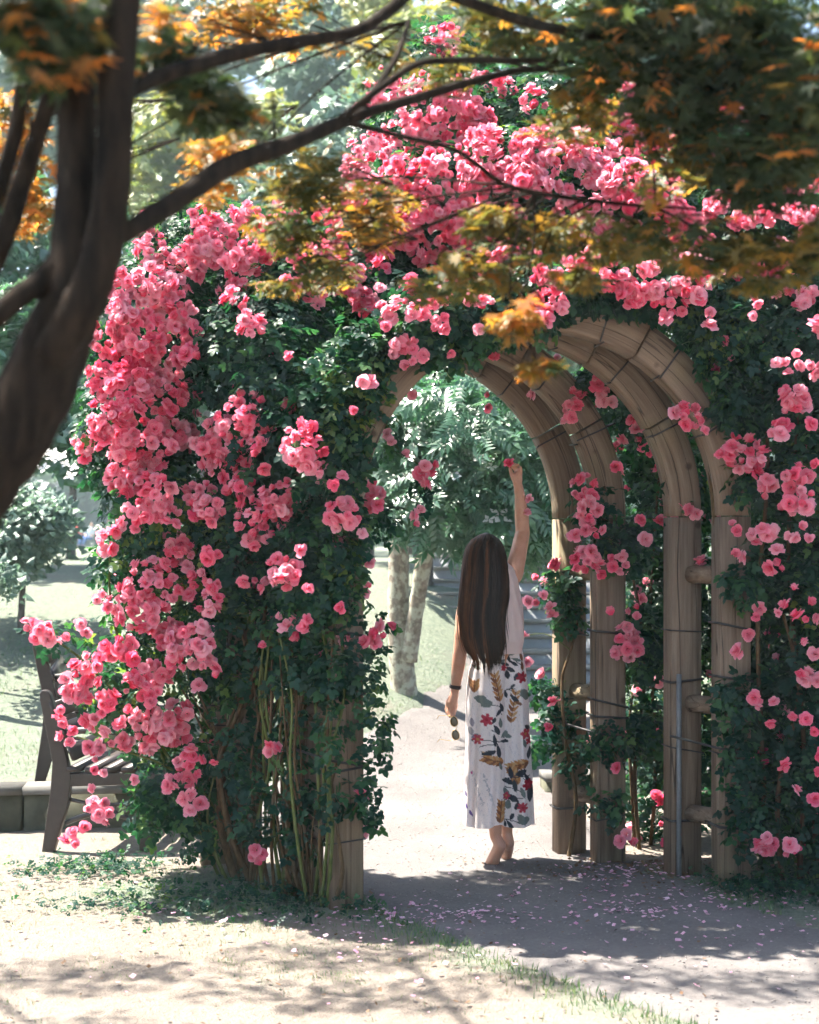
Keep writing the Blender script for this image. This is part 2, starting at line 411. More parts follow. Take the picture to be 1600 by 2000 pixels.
def build_path():
    m, nt, nd, lk = newmat('sandy_path')
    gp = geo_pos(nt)
    n1 = noise(nt, 1.7, 5, gp); n2 = noise(nt, 60, 6, gp, 0.75); n3 = noise(nt, 240, 3, gp)
    c = ramp(nt, [(0.3, (0.085, 0.079, 0.079)), (0.5, (0.15, 0.14, 0.137)), (0.72, (0.22, 0.206, 0.20))], math_(nt, 'ADD', math_(nt, 'MULTIPLY', n1, 0.45), math_(nt, 'MULTIPLY', n2, 0.55)))
    c = mixc(nt, ramp(nt, [(0.60, (0, 0, 0)), (0.72, (0.55, 0.55, 0.55))], n3), c, (0.15, 0.13, 0.12))
    out(nt, principled(nt, c, 0.93, math_(nt, 'ADD', n2, n3), 0.5, 0.008, spec=0.12))
    fine = catmull([Vector(p) for p in PATH], 30); nacross = 25
    V = []; pts = [Vector((p.x, p.y, 0)) for p in fine]
    for i, p in enumerate(fine):
        d = (pts[min(i+1, len(pts)-1)]-pts[max(i-1, 0)]).normalized(); nrm = Vector((-d.y, d.x, 0))
        jl = 0.05*math.sin(i*0.37)+0.035*math.sin(i*0.91+1)+random.uniform(-.02, .02); jr = 0.05*math.sin(i*0.31+2)+0.035*math.sin(i*1.03)+random.uniform(-.02, .02)
        for k in range(nacross):
            t = k/(nacross-1)*2-1
            w = p.z+(jl if t > 0 else jr)*abs(t)
            q = pts[i]+nrm*(t*w)
            V.append((q.x, q.y, float(height(q.x, q.y))+0.006-0.022*max(0, abs(t)-0.93)/0.07))
    a = np.array([i*nacross+k for i in range(len(fine)-1) for k in range(nacross-1)])
    quads = np.stack([a, a+1, a+nacross+1, a+nacross], 1)
    tag(obj('path', np_mesh('path', np.array(V), quads, m, True)), kind='structure')
build_path()

# low kerbs behind the arbour
def kerb(p0, p1, h, w, nseg, label):
    p0 = Vector((*p0, 0)); p1 = Vector((*p1, 0)); d = (p1-p0); L = d.length; d.normalize(); n = Vector((-d.y, d.x, 0))
    t = thing('kerb', (p0+p1)/2, label, 'kerb')
    for i in range(nseg):
        c = p0+d*(L*(i+0.5)/nseg); z0 = -0.15
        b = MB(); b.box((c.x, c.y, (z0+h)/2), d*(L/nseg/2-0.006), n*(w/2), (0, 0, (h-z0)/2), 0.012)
        b.build('kerb_stone', M['kerb_dark'], t)
        b = MB(); b.box(Vector((c.x, c.y, h+0.022))-n*0.01, d*(L/nseg/2-0.004), n*(w/2+0.025), (0, 0, 0.022))
        b.build('cap_stone', M['cap'], t)
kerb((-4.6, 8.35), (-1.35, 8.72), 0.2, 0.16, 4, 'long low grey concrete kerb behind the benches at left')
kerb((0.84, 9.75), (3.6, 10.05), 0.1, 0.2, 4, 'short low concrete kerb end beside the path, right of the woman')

def staircase():
    t = thing('staircase', (1.3, 13.6, 0.3), 'wide grey stone garden stairs seen behind the woman\'s raised arm', 'stairs')
    for k in range(9):
        z1 = 0.36+0.12*(k+1); y = 13.5+0.33*k
        b = MB(); b.box((1.35, y+0.3, z1-0.2), (1.15, 0, 0), (0, 0.32, 0), (0, 0, 0.2)); s = b.build('step', M['stair'], t)
        b = MB(); b.box((1.35, y+0.145, z1+0.014), (1.16, 0, 0), (0, 0.18, 0), (0, 0, 0.016)); b.build('tread', M['concrete'], s)
staircase()

# ------------------------------------------------------------------ timber arches
TH = R(12); E1 = Vector((math.cos(TH), math.sin(TH), 0)); NN = Vector((-math.sin(TH), math.cos(TH), 0))
A1 = Vector((-0.285, 6.72, 0)); WID = 1.81; ZS = 1.72; RW, AX = 0.076, 0.056
OFFS = [Vector((0, 0, 0)), Vector((-.186, .22, 0)), Vector((-.496, .57, 0)), Vector((-.663, .82, 0))]

def strap_loop(c, z, parent, sag=0.0, grow=0.006, r=0.004, name='tie_wire'):
    a, b = RW+grow, AX+grow
    pts = [c+E1*(sx*a)+NN*(sy*b)+Vector((0, 0, z+sag*sx)) for sx, sy in ((-1, -1), (1, -1), (1, 1), (-1, 1), (-1, -1))]
    m = MB(); m.tube(pts, r, 6); m.build(name, M['wire'], parent)
def timber(name, b, t, fn):
    r0 = Vector((random.uniform(0, 9), random.uniform(0, 9), random.uniform(0, 9)))
    obj(name, b.mesh(name, M['wood'], False, {'grain': np.array([tuple(fn(Vector(v))+r0) for v in b.v])}), t)
def frame(t, off):
    for s in (0, 1):
        c = A1+off+E1*(WID*s)
        b = MB(); b.box(c+Vector((0, 0, (ZS-0.3)/2)), E1*RW, NN*AX, (0, 0, (ZS+0.3)/2), 0.007); timber('post', b, t, lambda v: Vector((v.dot(E1), v.dot(NN), v.z)))
    c0 = A1+off+E1*(WID/2)+Vector((0, 0, ZS)); nseg = 6; per = 7
    for k in range(nseg):
        rings = []
        a0 = math.pi*k/nseg+0.006; a1 = math.pi*(k+1)/nseg-0.006
        for i in range(per+1):
            a = a0+(a1-a0)*i/per; d = E1*math.cos(a)+Vector((0, 0, math.sin(a)))
            ri = WID/2-RW; ro = WID/2+RW+0.02*math.sin(a)
            ch = 0.007
            prof = [(ri, -AX+ch), (ri, AX-ch), (ri+ch, AX), (ro-ch, AX), (ro, AX-ch), (ro, -AX+ch), (ro-ch, -AX), (ri+ch, -AX)]
            rings.append([c0+d*r_+NN*n_ for r_, n_ in prof])
        b = MB(); b.loft(rings); timber('arch_segment', b, t, lambda v: Vector(((v-c0).length, v.dot(NN), math.atan2((v-c0).z, (v-c0).dot(E1))*.9)))
def double_arch(i, j, label):
    c = A1+(OFFS[i]+OFFS[j])/2+E1*(WID/2)
    t = thing('timber_arch', c, label, 'garden arch')
    frame(t, OFFS[i]); frame(t, OFFS[j])
    dv = OFFS[j]-OFFS[i]
    for s in (0, 1):
        for z in (0.32, 0.84, 1.45):
            p = A1+OFFS[i]+E1*(WID*s)+Vector((0, 0, z))
            m = MB(); m.tube([p+dv.normalized()*0.05, p+dv-dv.normalized()*0.05], 0.042, 12); timber('spacer', m, t, lambda v: Vector((v.z, v.dot(E1), v.dot(NN))))
        for off in (OFFS[i], OFFS[j]):
            zs = [0.25, 0.73, 0.81, 1.15] if (i > 0) else [0.28, 0.62, 0.95, 1.2]
            for z in zs:
                strap_loop(A1+off+E1*(WID*s), z+random.uniform(-.03, .03), t, random.uniform(-.02, .02), r=random.choice([0.0035, 0.006]))
        p = A1+OFFS[i]+E1*(WID*s); zz = 0.66
        m = MB(); m.tube([p-NN*(AX+.008)+E1*0.07+Vector((0, 0, zz-.03)), p-NN*(AX+.01)-E1*(RW+.008)+Vector((0, 0, zz)), p+dv-NN*(AX+.01)-E1*(RW+.01)+Vector((0, 0, zz+.03))], 0.006, 6); m.build('tie_wire', M['wire'], t)
    for ang in (27, 50, 72, 120):
        a = R(ang); d = E1*math.cos(a)+Vector((0, 0, math.sin(a)))
        for off in (OFFS[i], OFFS[j]):
            c0 = A1+off+E1*(WID/2)+Vector((0, 0, ZS)); ri = WID/2-RW-.006; ro = WID/2+RW+.05
            pts = [c0+d*r_+NN*n_ for r_, n_ in ((ri, -AX-.006), (ro, -AX-.006), (ro, AX+.006), (ri, AX+.006), (ri, -AX-.006))]
            m = MB(); m.tube([q+Vector((random.uniform(-.01, .01), 0, random.uniform(-.01, .01))) for q in pts], 0.0045, 6); m.build('tie_wire', M['wire'], t)
    return t
front_arch = double_arch(0, 1, 'nearer double timber arch, its curved beam bare at upper right')
rear_arch = double_arch(2, 3, 'farther double timber arch curving over the woman\'s raised hand')
cp = A1+OFFS[1]+E1*(WID-RW+0.03)-NN*(AX+0.016)
m = MB(); m.tube([cp+Vector((0, 0, -.1)), cp+Vector((0, 0, .98))], 0.012, 10); m.build('conduit', M['conduit'], front_arch, label='thin grey pipe fixed to the post')

# ------------------------------------------------------------------ scatter tools
def frames_from(nrm, tan):
    z = nrm/np.linalg.norm(nrm, axis=1, keepdims=True)
    y = tan-(tan*z).sum(1, keepdims=True)*z; y /= np.linalg.norm(y, axis=1, keepdims=True)+1e-9
    x = np.cross(y, z)
    return np.stack([x, y, z], 2)          # columns are the axes
def scatter(name, T, locs, rots, scl, mat, parent=None, kind='stuff', rnd=None, extra=None):
    """join many copies of template T=(V, tris, attr) into one mesh"""
    V, Tr, at = T; k = len(locs)
    if k == 0: return None
    A_ = rots*np.asarray(scl).reshape(-1, 1, 1)
    if V.ndim == 3: W = np.einsum('kij,kvj->kvi', A_, V)+locs[:, None, :]; V = V[0]
    else: W = np.einsum('kij,vj->kvi', A_, V)+locs[:, None, :]
    Fx = (Tr[None]+(np.arange(k)*len(V))[:, None, None]).reshape(-1, 3)
    r = rng.random(k) if rnd is None else rnd
    attrs = {'rnd': np.repeat(r, len(V))}
    if at is not None: attrs['pt'] = np.tile(at, k)
    me = np_mesh(name, W.reshape(-1, 3), Fx, mat, False, attrs)
    o = obj(name, me, parent)
    if kind: o['kind'] = kind
    return o
def individuals(name, me, locs, rots, scl, parent):
    for l, r, s in zip(locs, rots, scl):
        Mx = Matrix.Identity(4)
        for i in range(3):
            for j in range(3): Mx[i][j] = float(r[i][j]*s)
            Mx[i][3] = float(l[i])
        obj(name, me if not isinstance(me, list) else random.choice(me), parent, Mx)
def project(p):
    return 800+F*p[:, 0]/p[:, 1], 1060-F*(p[:, 2]-CAMZ)/p[:, 1]
def foremost(p, n, cell=14):
    """indices of up to n points that show largest / frontmost in the photograph"""
    x, y = project(p); ok = (x > 0) & (x < 1600) & (y > 0) & (y < 2000) & (p[:, 1] > 0.5)
    key = (y//cell).astype(int)*10000+(x//cell).astype(int)
    order = np.argsort(p[:, 1]); seen = set(); pick = []
    for i in order:
        if ok[i] and key[i] not in seen:
            seen.add(key[i]); pick.append(i)
    if len(pick) > n:
        pick = list(np.array(pick)[np.linspace(0, len(pick)-1, n).astype(int)])
    return np.array(pick, dtype=int)
def unit(n):
    v = rng.normal(size=(n, 3)); return v/np.linalg.norm(v, axis=1, keepdims=True)

# --- templates
def leaflet(base, d, L, w, fold=0.12, curl=0.1):
    base = np.array(base, float); d = np.array(d, float); d /= np.linalg.norm(d); s = np.array([d[1], -d[0], 0])
    V = [base, base+d*L*.45+s*w*.5+np.array([0, 0, fold*w]), base+d*L*.45-s*w*.5+np.array([0, 0, fold*w]), base+d*L+np.array([0, 0, -curl*L]), base+d*L*.5]
    return V, [(0, 1, 4), (0, 4, 2), (1, 3, 4), (4, 3, 2)]
def leaflet8(base, d, L, w, fold=0.1, curl=0.12):
    """rounder leaflet with six outline points"""
    base = np.array(base, float); d = np.array(d, float); d /= np.linalg.norm(d); s = np.array([d[1], -d[0], 0]); z = np.array([0, 0, 1.0])
    V = [base, base+d*L*.28+s*w*.46+z*fold*w, base+d*L*.28-s*w*.46+z*fold*w, base+d*L*.68+s*w*.42+z*(fold*w-curl*L*.4), base+d*L*.68-s*w*.42+z*(fold*w-curl*L*.4), base+d*L-z*curl*L, base+d*L*.5]
    return V, [(0, 1, 6), (0, 6, 2), (1, 3, 6), (6, 4, 2), (3, 5, 6), (6, 5, 4)]
def compose(parts):
    V = []; T = []
    for v, t in parts:
        b = len(V); V += list(v); T += [tuple(b+i for i in f) for f in t]
    return np.array(V), np.array(T, dtype=np.int32), None
ROSE_LEAF = compose([leaflet8((0, .62, 0), (0, 1, 0), .42, .3), leaflet8((0, .55, 0), (.85, .5, 0), .36, .26), leaflet8((0, .55, 0), (-.85, .5, 0), .36, .26), leaflet8((0, .25, 0), (.9, .4, 0), .3, .22), leaflet8((0, .25, 0), (-.9, .4, 0), .3, .22), ([np.array([-.008, 0, 0]), np.array([.008, 0, 0]), np.array([0, .66, 0])], [(0, 1, 2)])])
def maple_leaf_template():
    lob = [(-125, .55), (-82, .8), (-42, .95), (0, 1.05), (42, .95), (82, .8), (125, .55)]
    V = [np.array([0, 0, 0.0])]; ring = []
    for i, (a, r) in enumerate(lob):
        t = R(a); V.append(np.array([math.sin(t)*r, math.cos(t)*r, -0.18*r*r])); ring.append(len(V)-1)
        if i < len(lob)-1:
            t2 = R((a+lob[i+1][0])/2); V.append(np.array([math.sin(t2)*.36, math.cos(t2)*.36, .03])); ring.append(len(V)-1)
    T = [(0, ring[i+1], ring[i]) for i in range(len(ring)-1)]
    V += [np.array([-.02, 0, 0]), np.array([.02, 0, 0]), np.array([0, -.7, .1])]; n = len(V); T.append((n-3, n-2, n-1))
    return np.array(V), np.array(T, dtype=np.int32), None
MAPLE_LEAF = maple_leaf_template()
def clump(n, seed, L=.5, w=.2, compound=False):
    r = np.random.default_rng(seed); parts = []
    for i in range(n):
        a = r.uniform(0, 6.28); base = r.normal(size=3)*.28; base[2] *= .5
        V, T = leaflet(base, (math.cos(a), math.sin(a), 0), L*r.uniform(.7, 1.2), w*r.uniform(.8, 1.2), .15, .35)
        V = [v+np.array([0, 0, (v[0]*r.normal()*.25)]) for v in V]
        parts.append((V, T))
    return compose(parts)
CLUMP = clump(6, 1, .62, .34); FINE = clump(9, 2, .4, .2)
# drooping pinnate frond
FROND = compose([leaflet((0, .14*i+.1, -.05*(i*.5)**2*.3), (s*.8, .6, 0), .34, .11, .1, .25) for i in range(1, 6) for s in (-1, 1)]+[leaflet((0, .85, -.1), (0, 1, 0), .35, .12, .1, .3)])
BLADE = (np.array([[-.06, 0, 0], [.06, 0, 0], [.05, .06, .55], [-.02, .06, .55], [.05, .3, 1.0]]), np.array([(0, 1, 2), (0, 2, 3), (3, 2, 4)], dtype=np.int32), None)

def rose_template(seed, openness=1.0):
    r = np.random.default_rng(seed); V = []; T = []; A = []
    def petal(az, tilt, rad0, length, width, cup, z0):
        b = len(V)
        for j in range(3):
            t = j/2
            for i in range(3):
                s = i-1
                ww = width*(.35, 1.0, .82)[j]
                ang = tilt*(0.35+0.65*t)
                rr = rad0+math.sin(ang)*length*t-(abs(s)**2)*cup*.5*ww
                zz = z0+math.cos(ang)*length*t+(0.0 if j < 2 else (-.05 if s == 0 else -.12)*length)+r.normal()*.035
                x, y = rr, s*ww*.5
                V.append(np.array([x*math.cos(az)-y*math.sin(az), x*math.sin(az)+y*math.cos(az), zz])); A.append((.05, .55, 1.0)[j])
        for j in range(2):
            for i in range(2):
                a = b+j*3+i; T.extend([(a, a+1, a+4), (a, a+4, a+3)])
    J = lambda a, b: a*(1+r.uniform(-b, b))
    for k in range(6): petal(k*1.0472+r.normal()*.22, J(1.15*openness, .28), .08, J(.52, .22), J(.60, .2), J(.35, .5), -.2+r.normal()*.03)
    for k in range(5): petal(k*1.2566+.63+r.normal()*.25, J(.72*openness, .35), .07, J(.52, .2), J(.54, .2), J(.5, .4), -.13+r.normal()*.03)
    for k in range(4): petal(k*1.57+.3+r.normal()*.25, J(.40*openness, .4), .05, J(.48, .18), .44, .6, -.08)
    for k in range(2): petal(k*3.14+.8, .18, .02, .36, .26, .9, 0.0)
    return np.array(V), np.array(T, dtype=np.int32), np.array(A)
ROSES = [rose_template(i, o) for i, o in ((1, 1.0), (2, .85), (3, 1.1), (4, .62), (6, 1.25), (7, .95), (8, .75), (9, 1.15), (5, .4))]
ROSE_ME = [np_mesh('bloom', t[0], t[1], M['petal'], False, {'pt': t[2], 'rnd': np.zeros(len(t[0]))}) for t in ROSES]
LEAF_ME = np_mesh('leaf', ROSE_LEAF[0], ROSE_LEAF[1], M['rose_leaf'], False, {'rnd': np.zeros(len(ROSE_LEAF[0]))})
MAPLE_ME = np_mesh('leaf', MAPLE_LEAF[0], MAPLE_LEAF[1], M['maple_leaf'], False, {'rnd': np.zeros(len(MAPLE_LEAF[0]))})

# ------------------------------------------------------------------ climbing roses
E2 = Vector((-.629, .778, 0)); _inv = np.linalg.inv(np.array([[E1.x, E2.x], [E1.y, E2.y]]))
def tunnel_r(p):
    q = (p[:, :2]-np.array([A1.x, A1.y]))@_inv.T
    u = q[:, 0]-WID/2; s = q[:, 1]
    return u, s, np.hypot(u, np.maximum(p[:, 2]-ZS, 0))
def blob_np(b):
    c = P(b[0], b[1], b[2]); s = b[2]/F
    return np.array(c), np.array([b[3]*s, b[5], b[4]*s])
def blob_points(b, per_m2, shell=0.22):
    c, r = blob_np(b)
    area = 4*math.pi*(((r[0]*r[1])**1.6+(r[0]*r[2])**1.6+(r[1]*r[2])**1.6)/3)**(1/1.6)
    n = int(area*per_m2*(b[6] if len(b) > 6 else 1.0))
    d = unit(n)
    rad = 1-np.abs(rng.normal(size=n))*shell+rng.normal(size=n)*.05
    p = c+d*r*rad[:, None]
    nr = d/r; nr /= np.linalg.norm(nr, axis=1, keepdims=True)
    return p, nr
def surface_hit(x, y, blobs, default):
    o = np.array([0, 0, CAMZ]); d = np.array(P(x, y, 1.0))-o; best = None
    for b in blobs:
        c, r = blob_np(b); oo = (o-c)/r; dd = d/r
        A = dd@dd; B = 2*oo@dd; C = oo@oo-1; D = B*B-4*A*C
        if D > 0:
            t = (-B-math.sqrt(D))/(2*A)
            if best is None or t < best[0]:
                h = o+d*t; n = (h-c)/r/r; best = (t, n/np.linalg.norm(n))
    if best is None or abs(best[0]-default) > 1.6: return default, np.array([0, -.8, .3])
    return best[0], best[1]

# blobs: (photo x, photo y, depth, half width px, half height px, half depth m, density)
LEFT = [(300, 640, 7.35, 135, 150, .5), (270, 820, 7.3, 110, 150, .5), (320, 1000, 7.3, 110, 150, .5), (320, 1170, 7.3, 110, 120, .42, .5), (290, 1370, 7.25, 105, 110, .35, .38),
        (360, 1520, 7.25, 90, 95, .35, .75), (520, 690, 7.1, 160, 130, .45), (560, 860, 7.05, 125, 150, .4), (590, 1040, 6.98, 100, 140, .3), (480, 1050, 7.15, 120, 160, .4),
        (590, 1220, 6.98, 95, 130, .26), (450, 1240, 7.15, 120, 130, .36, .8), (600, 1350, 6.95, 90, 90, .22, .45), (480, 1420, 7.15, 90, 120, .3, .3), (420, 500, 7.6, 160, 110, .5), (600, 560, 7.35, 180, 110, .45), (660, 720, 7.3, 60, 120, .3),
        (410, 1590, 7.2, 60, 75, .25, .45), (670, 900, 7.35, 34, 150, .2)]
LEFT_FREE = [(240, 1330, 7.0, 90, 110, .2, .2), (300, 1570, 7.05, 60, 60, .2, .3), (110, 1240, 6.95, 70, 40, .1, .15), (230, 1100, 7.0, 60, 60, .15, .3), (672, 1150, 6.63, 38, 90, .07, .8), (655, 1310, 6.63, 40, 60, .07, .8), (650, 1420, 6.62, 30, 60, .07, .4), (645, 1530, 6.6, 25, 80, .08, .25), (712, 1560, 6.6, 30, 60, .07, .5), (715, 1330, 6.62, 26, 70, .06, .5), (730, 1250, 6.8, 24, 60, .08, .4), (735, 1420, 6.62, 20, 80, .05, .5), (560, 1500, 6.85, 40, 110, .12, .25), (500, 1600, 6.85, 40, 60, .1, .4), (590, 1590, 6.78, 45, 90, .08, .35), (470, 1480, 6.95, 40, 80, .1, .4), (730, 1010, 7.0, 35, 60, .1, .5),
        (690, 730, 6.62, 68, 105, .14), (630, 840, 6.6, 80, 150, .14), (672, 900, 6.6, 34, 110, .1), (670, 1040, 6.6, 45, 70, .08, .9), (610, 1120, 6.62, 60, 120, .1), (560, 760, 6.75, 90, 120, .18), (600, 1290, 6.72, 60, 80, .1, .4), (725, 670, 6.65, 50, 45, .12)]
TOP = [(720, 480, 7.7, 170, 130, .5), (870, 430, 7.6, 190, 140, .5), (1060, 390, 7.6, 200, 150, .5), (1250, 430, 7.5, 180, 130, .5), (880, 260, 8.0, 160, 130, .5), (1080, 250, 8.0, 180, 130, .5), (870, 130, 8.3, 80, 90, .4, .6),
       (1000, 560, 7.25, 150, 75, .3), (820, 600, 7.2, 120, 70, .28), (1230, 555, 7.15, 140, 60, .25), (1420, 500, 7.4, 150, 130, .5), (1570, 520, 7.3, 130, 150, .5), (1390, 620, 7.75, 90, 80, .3), (1340, 560, 7.9, 100, 70, .3), (1300, 330, 8.0, 150, 120, .5), (1500, 380, 8.0, 160, 120, .5), (900, 640, 7.15, 80, 45, .2, .8)]
RIGHT = [(1530, 700, 7.15, 140, 120, .42), (1560, 860, 7.1, 120, 150, .42), (1545, 1030, 7.1, 100, 150, .4), (1545, 1220, 7.1, 95, 150, .38), (1560, 1400, 7.1, 100, 150, .38), (1570, 1580, 7.1, 110, 130, .36, .8), (1700, 750, 7.2, 160, 250, .5), (1700, 1200, 7.2, 150, 300, .5), (1700, 1550, 7.2, 150, 180, .45), (1460, 640, 7.1, 100, 60, .28), (1440, 760, 7.25, 60, 80, .2, .7), (1850, 1000, 7.4, 160, 500, .5), (1495, 1480, 7.02, 55, 200, .18)]
RIGHT_FREE = [(1455, 1130, 6.95, 35, 60, .08, .7), (1440, 1380, 6.98, 40, 70, .08, .8), (1450, 1500, 6.98, 30, 60, .08, .7), (1450, 800, 7.0, 50, 60, .08, .6), (1460, 930, 6.98, 40, 50, .08, .5), (1470, 1600, 6.98, 40, 60, .08, .7)]
REAR = [(1275, 850, 8.35, 75, 120, .3), (1290, 1020, 8.3, 80, 130, .3), (1275, 1190, 8.25, 75, 130, .3), (1280, 1370, 8.2, 70, 120, .28, .85), (1280, 1530, 8.2, 70, 110, .26, .6), (1420, 1000, 8.5, 110, 300, .3), (1430, 1400, 8.4, 110, 250, .3, .8), (1560, 1300, 8.4, 120, 380, .3, .8), (1180, 760, 8.3, 60, 70, .25)]
REAR_FREE = [(1175, 745, 7.6, 50, 40, .1, .8), (1250, 810, 7.6, 40, 50, .1, .8), (1220, 1060, 7.65, 60, 60, .12, .9), (1165, 1010, 7.6, 40, 70, .1, .6), (1095, 1150, 7.85, 35, 40, .1, 1.0), (1110, 1200, 7.8, 25, 40, .08, .7), (1070, 1345, 7.9, 40, 35, .08, .5), (1090, 1400, 7.85, 30, 50, .08, .6), (1060, 1440, 7.9, 35, 45, .08, .3), (1255, 1260, 7.7, 45, 80, .12, 1.0), (1190, 1450, 7.6, 50, 45, .08, .6), (1260, 1420, 7.7, 40, 60, .1, .8), (1190, 1575, 7.6, 35, 30, .08, .5), (1125, 1480, 7.75, 25, 40, .06, .5), (1340, 960, 7.4, 50, 50, .1, .8), (1360, 1150, 7.4, 25, 60, .08, .5), (1365, 1440, 7.35, 25, 60, .06, .5)]

CL_LEFT = [(480, 820, 62), (590, 870, 52), (440, 890, 62), (510, 1010, 55), (470, 950, 35), (545, 970, 45), (615, 915, 22), (670, 1005, 40), (505, 1050, 30), (555, 1115, 42), (512, 1140, 25), (600, 1215, 22), (575, 1220, 30), (548, 1200, 15), (668, 1183, 14), (742, 1240, 26), (722, 1255, 18), (765, 1222, 12), (488, 632, 36), (563, 690, 14), (710, 747, 20), (735, 980, 28), (725, 950, 20), (712, 1040, 16), (716, 1095, 16), (716, 1150, 18), (650, 945, 18), (700, 985, 20),
 (62, 1218, 26), (88, 1240, 28), (120, 1245, 20), (208, 1058, 30), (235, 1035, 22), (300, 1140, 62), (352, 1080, 38), (265, 1195, 50), (372, 1262, 58), (200, 1275, 28), (148, 1330, 42), (272, 1325, 32), (118, 1390, 20), (155, 1360, 25), (130, 1430, 30), (205, 1445, 25), (242, 1450, 22), (300, 1425, 48), (350, 1392, 34), (255, 1400, 28), (188, 1500, 26), (205, 1375, 28), (368, 1492, 40), (420, 1485, 18), (340, 1528, 24), (178, 1540, 20), (190, 1575, 30), (375, 1570, 28), (205, 1600, 22), (140, 1635, 24), (165, 1620, 14), (505, 1672, 27), (530, 1455, 24), (692, 1628, 26), (728, 1615, 12), (420, 1310, 20), (330, 1240, 36), (240, 1260, 30), (410, 1180, 35), (390, 1130, 30), (320, 1320, 30), (180, 1410, 22),
 (240, 560, 40), (300, 560, 55), (340, 600, 50), (210, 660, 45), (270, 660, 62), (330, 690, 55), (200, 740, 45), (250, 760, 62), (320, 770, 52), (370, 690, 30), (170, 870, 36), (230, 850, 55), (290, 870, 58), (340, 840, 30), (250, 930, 50), (300, 960, 44), (260, 1010, 34), (370, 850, 32), (330, 1010, 30), (390, 960, 35), (270, 720, 40), (200, 810, 36), (370, 760, 30), (400, 990, 36), (240, 620, 40), (370, 640, 26), (430, 830, 30), (300, 490, 45), (350, 520, 55), (280, 460, 30), (410, 470, 55), (470, 520, 45), (440, 570, 30), (530, 470, 50), (580, 560, 35), (400, 420, 34), (600, 500, 40), (480, 430, 40), (650, 480, 35), (710, 590, 34), (690, 540, 30), (620, 590, 18), (560, 400, 36), (640, 420, 34)]
CL_TOP = [(870, 82, 46), (825, 165, 32), (860, 225, 85), (780, 275, 60), (720, 285, 42), (960, 310, 78), (1050, 262, 34), (915, 355, 52), (1010, 345, 50), (860, 400, 40), (930, 250, 50), (800, 340, 45), (850, 320, 40), (1130, 240, 26), (1170, 225, 26), (1210, 245, 30), (1185, 295, 32), (1245, 350, 42), (1285, 385, 36), (1230, 395, 30), (1390, 300, 24), (1420, 305, 16), (1010, 500, 55), (955, 520, 34), (1070, 590, 34), (1060, 545, 28), (1335, 500, 34), (1360, 520, 24), (1200, 555, 34), (1235, 575, 32), (1310, 590, 44), (1355, 560, 40), (1280, 560, 20), (1384, 632, 14), (1386, 612, 10), (1475, 590, 20), (1472, 612, 14), (1580, 580, 26), (1555, 590, 16), (1585, 430, 40), (1550, 420, 26), (900, 455, 35), (1110, 420, 40), (1140, 330, 36), (1060, 350, 40), (940, 430, 40), (800, 690, 38), (775, 685, 22), (860, 637, 28), (752, 640, 18), (940, 640, 16), (880, 690, 14), (965, 700, 18), (800, 560, 26), (880, 560, 30), (920, 590, 20), (1000, 420, 30), (1180, 400, 34), (1410, 390, 24), (1450, 430, 26), (1500, 430, 22), (1540, 490, 26), (1470, 500, 22), (1150, 500, 30), (850, 500, 30), (780, 440, 34), (740, 500, 28), (760, 370, 36), (1040, 195, 34), (985, 165, 22), (900, 170, 30), (1190, 100, 14), (1320, 265, 16), (1565, 290, 14), (1085, 300, 36), (1300, 430, 30), (1250, 470, 26), (758, 858, 20), (790, 890, 18), (835, 915, 26), (830, 940, 18), (815, 1000, 18), (812, 1025, 14), (803, 768, 16)]
CL_RIGHT = [(1545, 715, 24), (1552, 690, 12), (1550, 785, 36), (1520, 838, 24), (1535, 765, 20), (1350, 815, 30), (1400, 720, 16), (1420, 660, 18), (1330, 805, 22), (1375, 830, 20), (1450, 885, 46), (1420, 895, 24), (1470, 910, 24), (1560, 935, 34), (1575, 975, 30), (1545, 985, 28), (1500, 940, 24), (1490, 965, 14), (1500, 1035, 22), (1470, 1050, 20), (1445, 1085, 22), (1515, 1105, 22), (1520, 1070, 18), (1435, 1030, 18), (1582, 1052, 10), (1550, 1145, 14), (1525, 1190, 22), (1552, 1200, 18), (1478, 1208, 12), (1460, 1242, 14), (1440, 1270, 9), (1575, 1318, 22), (1475, 1362, 12), (1548, 1400, 10), (1580, 1405, 18), (1595, 1425, 16), (1600, 1480, 18), (1595, 1510, 20), (1500, 1645, 28), (1545, 1662, 22), (1480, 1655, 14), (1590, 1565, 16), (1600, 640, 24), (1590, 720, 20), (1580, 830, 16), (1490, 890, 20), (1480, 1380, 8), (1510, 1370, 10), (1565, 1250, 14), (1600, 1330, 14), (1700, 700, 60), (1720, 900, 60), (1680, 1100, 50), (1750, 1300, 50), (1680, 1500, 50)]
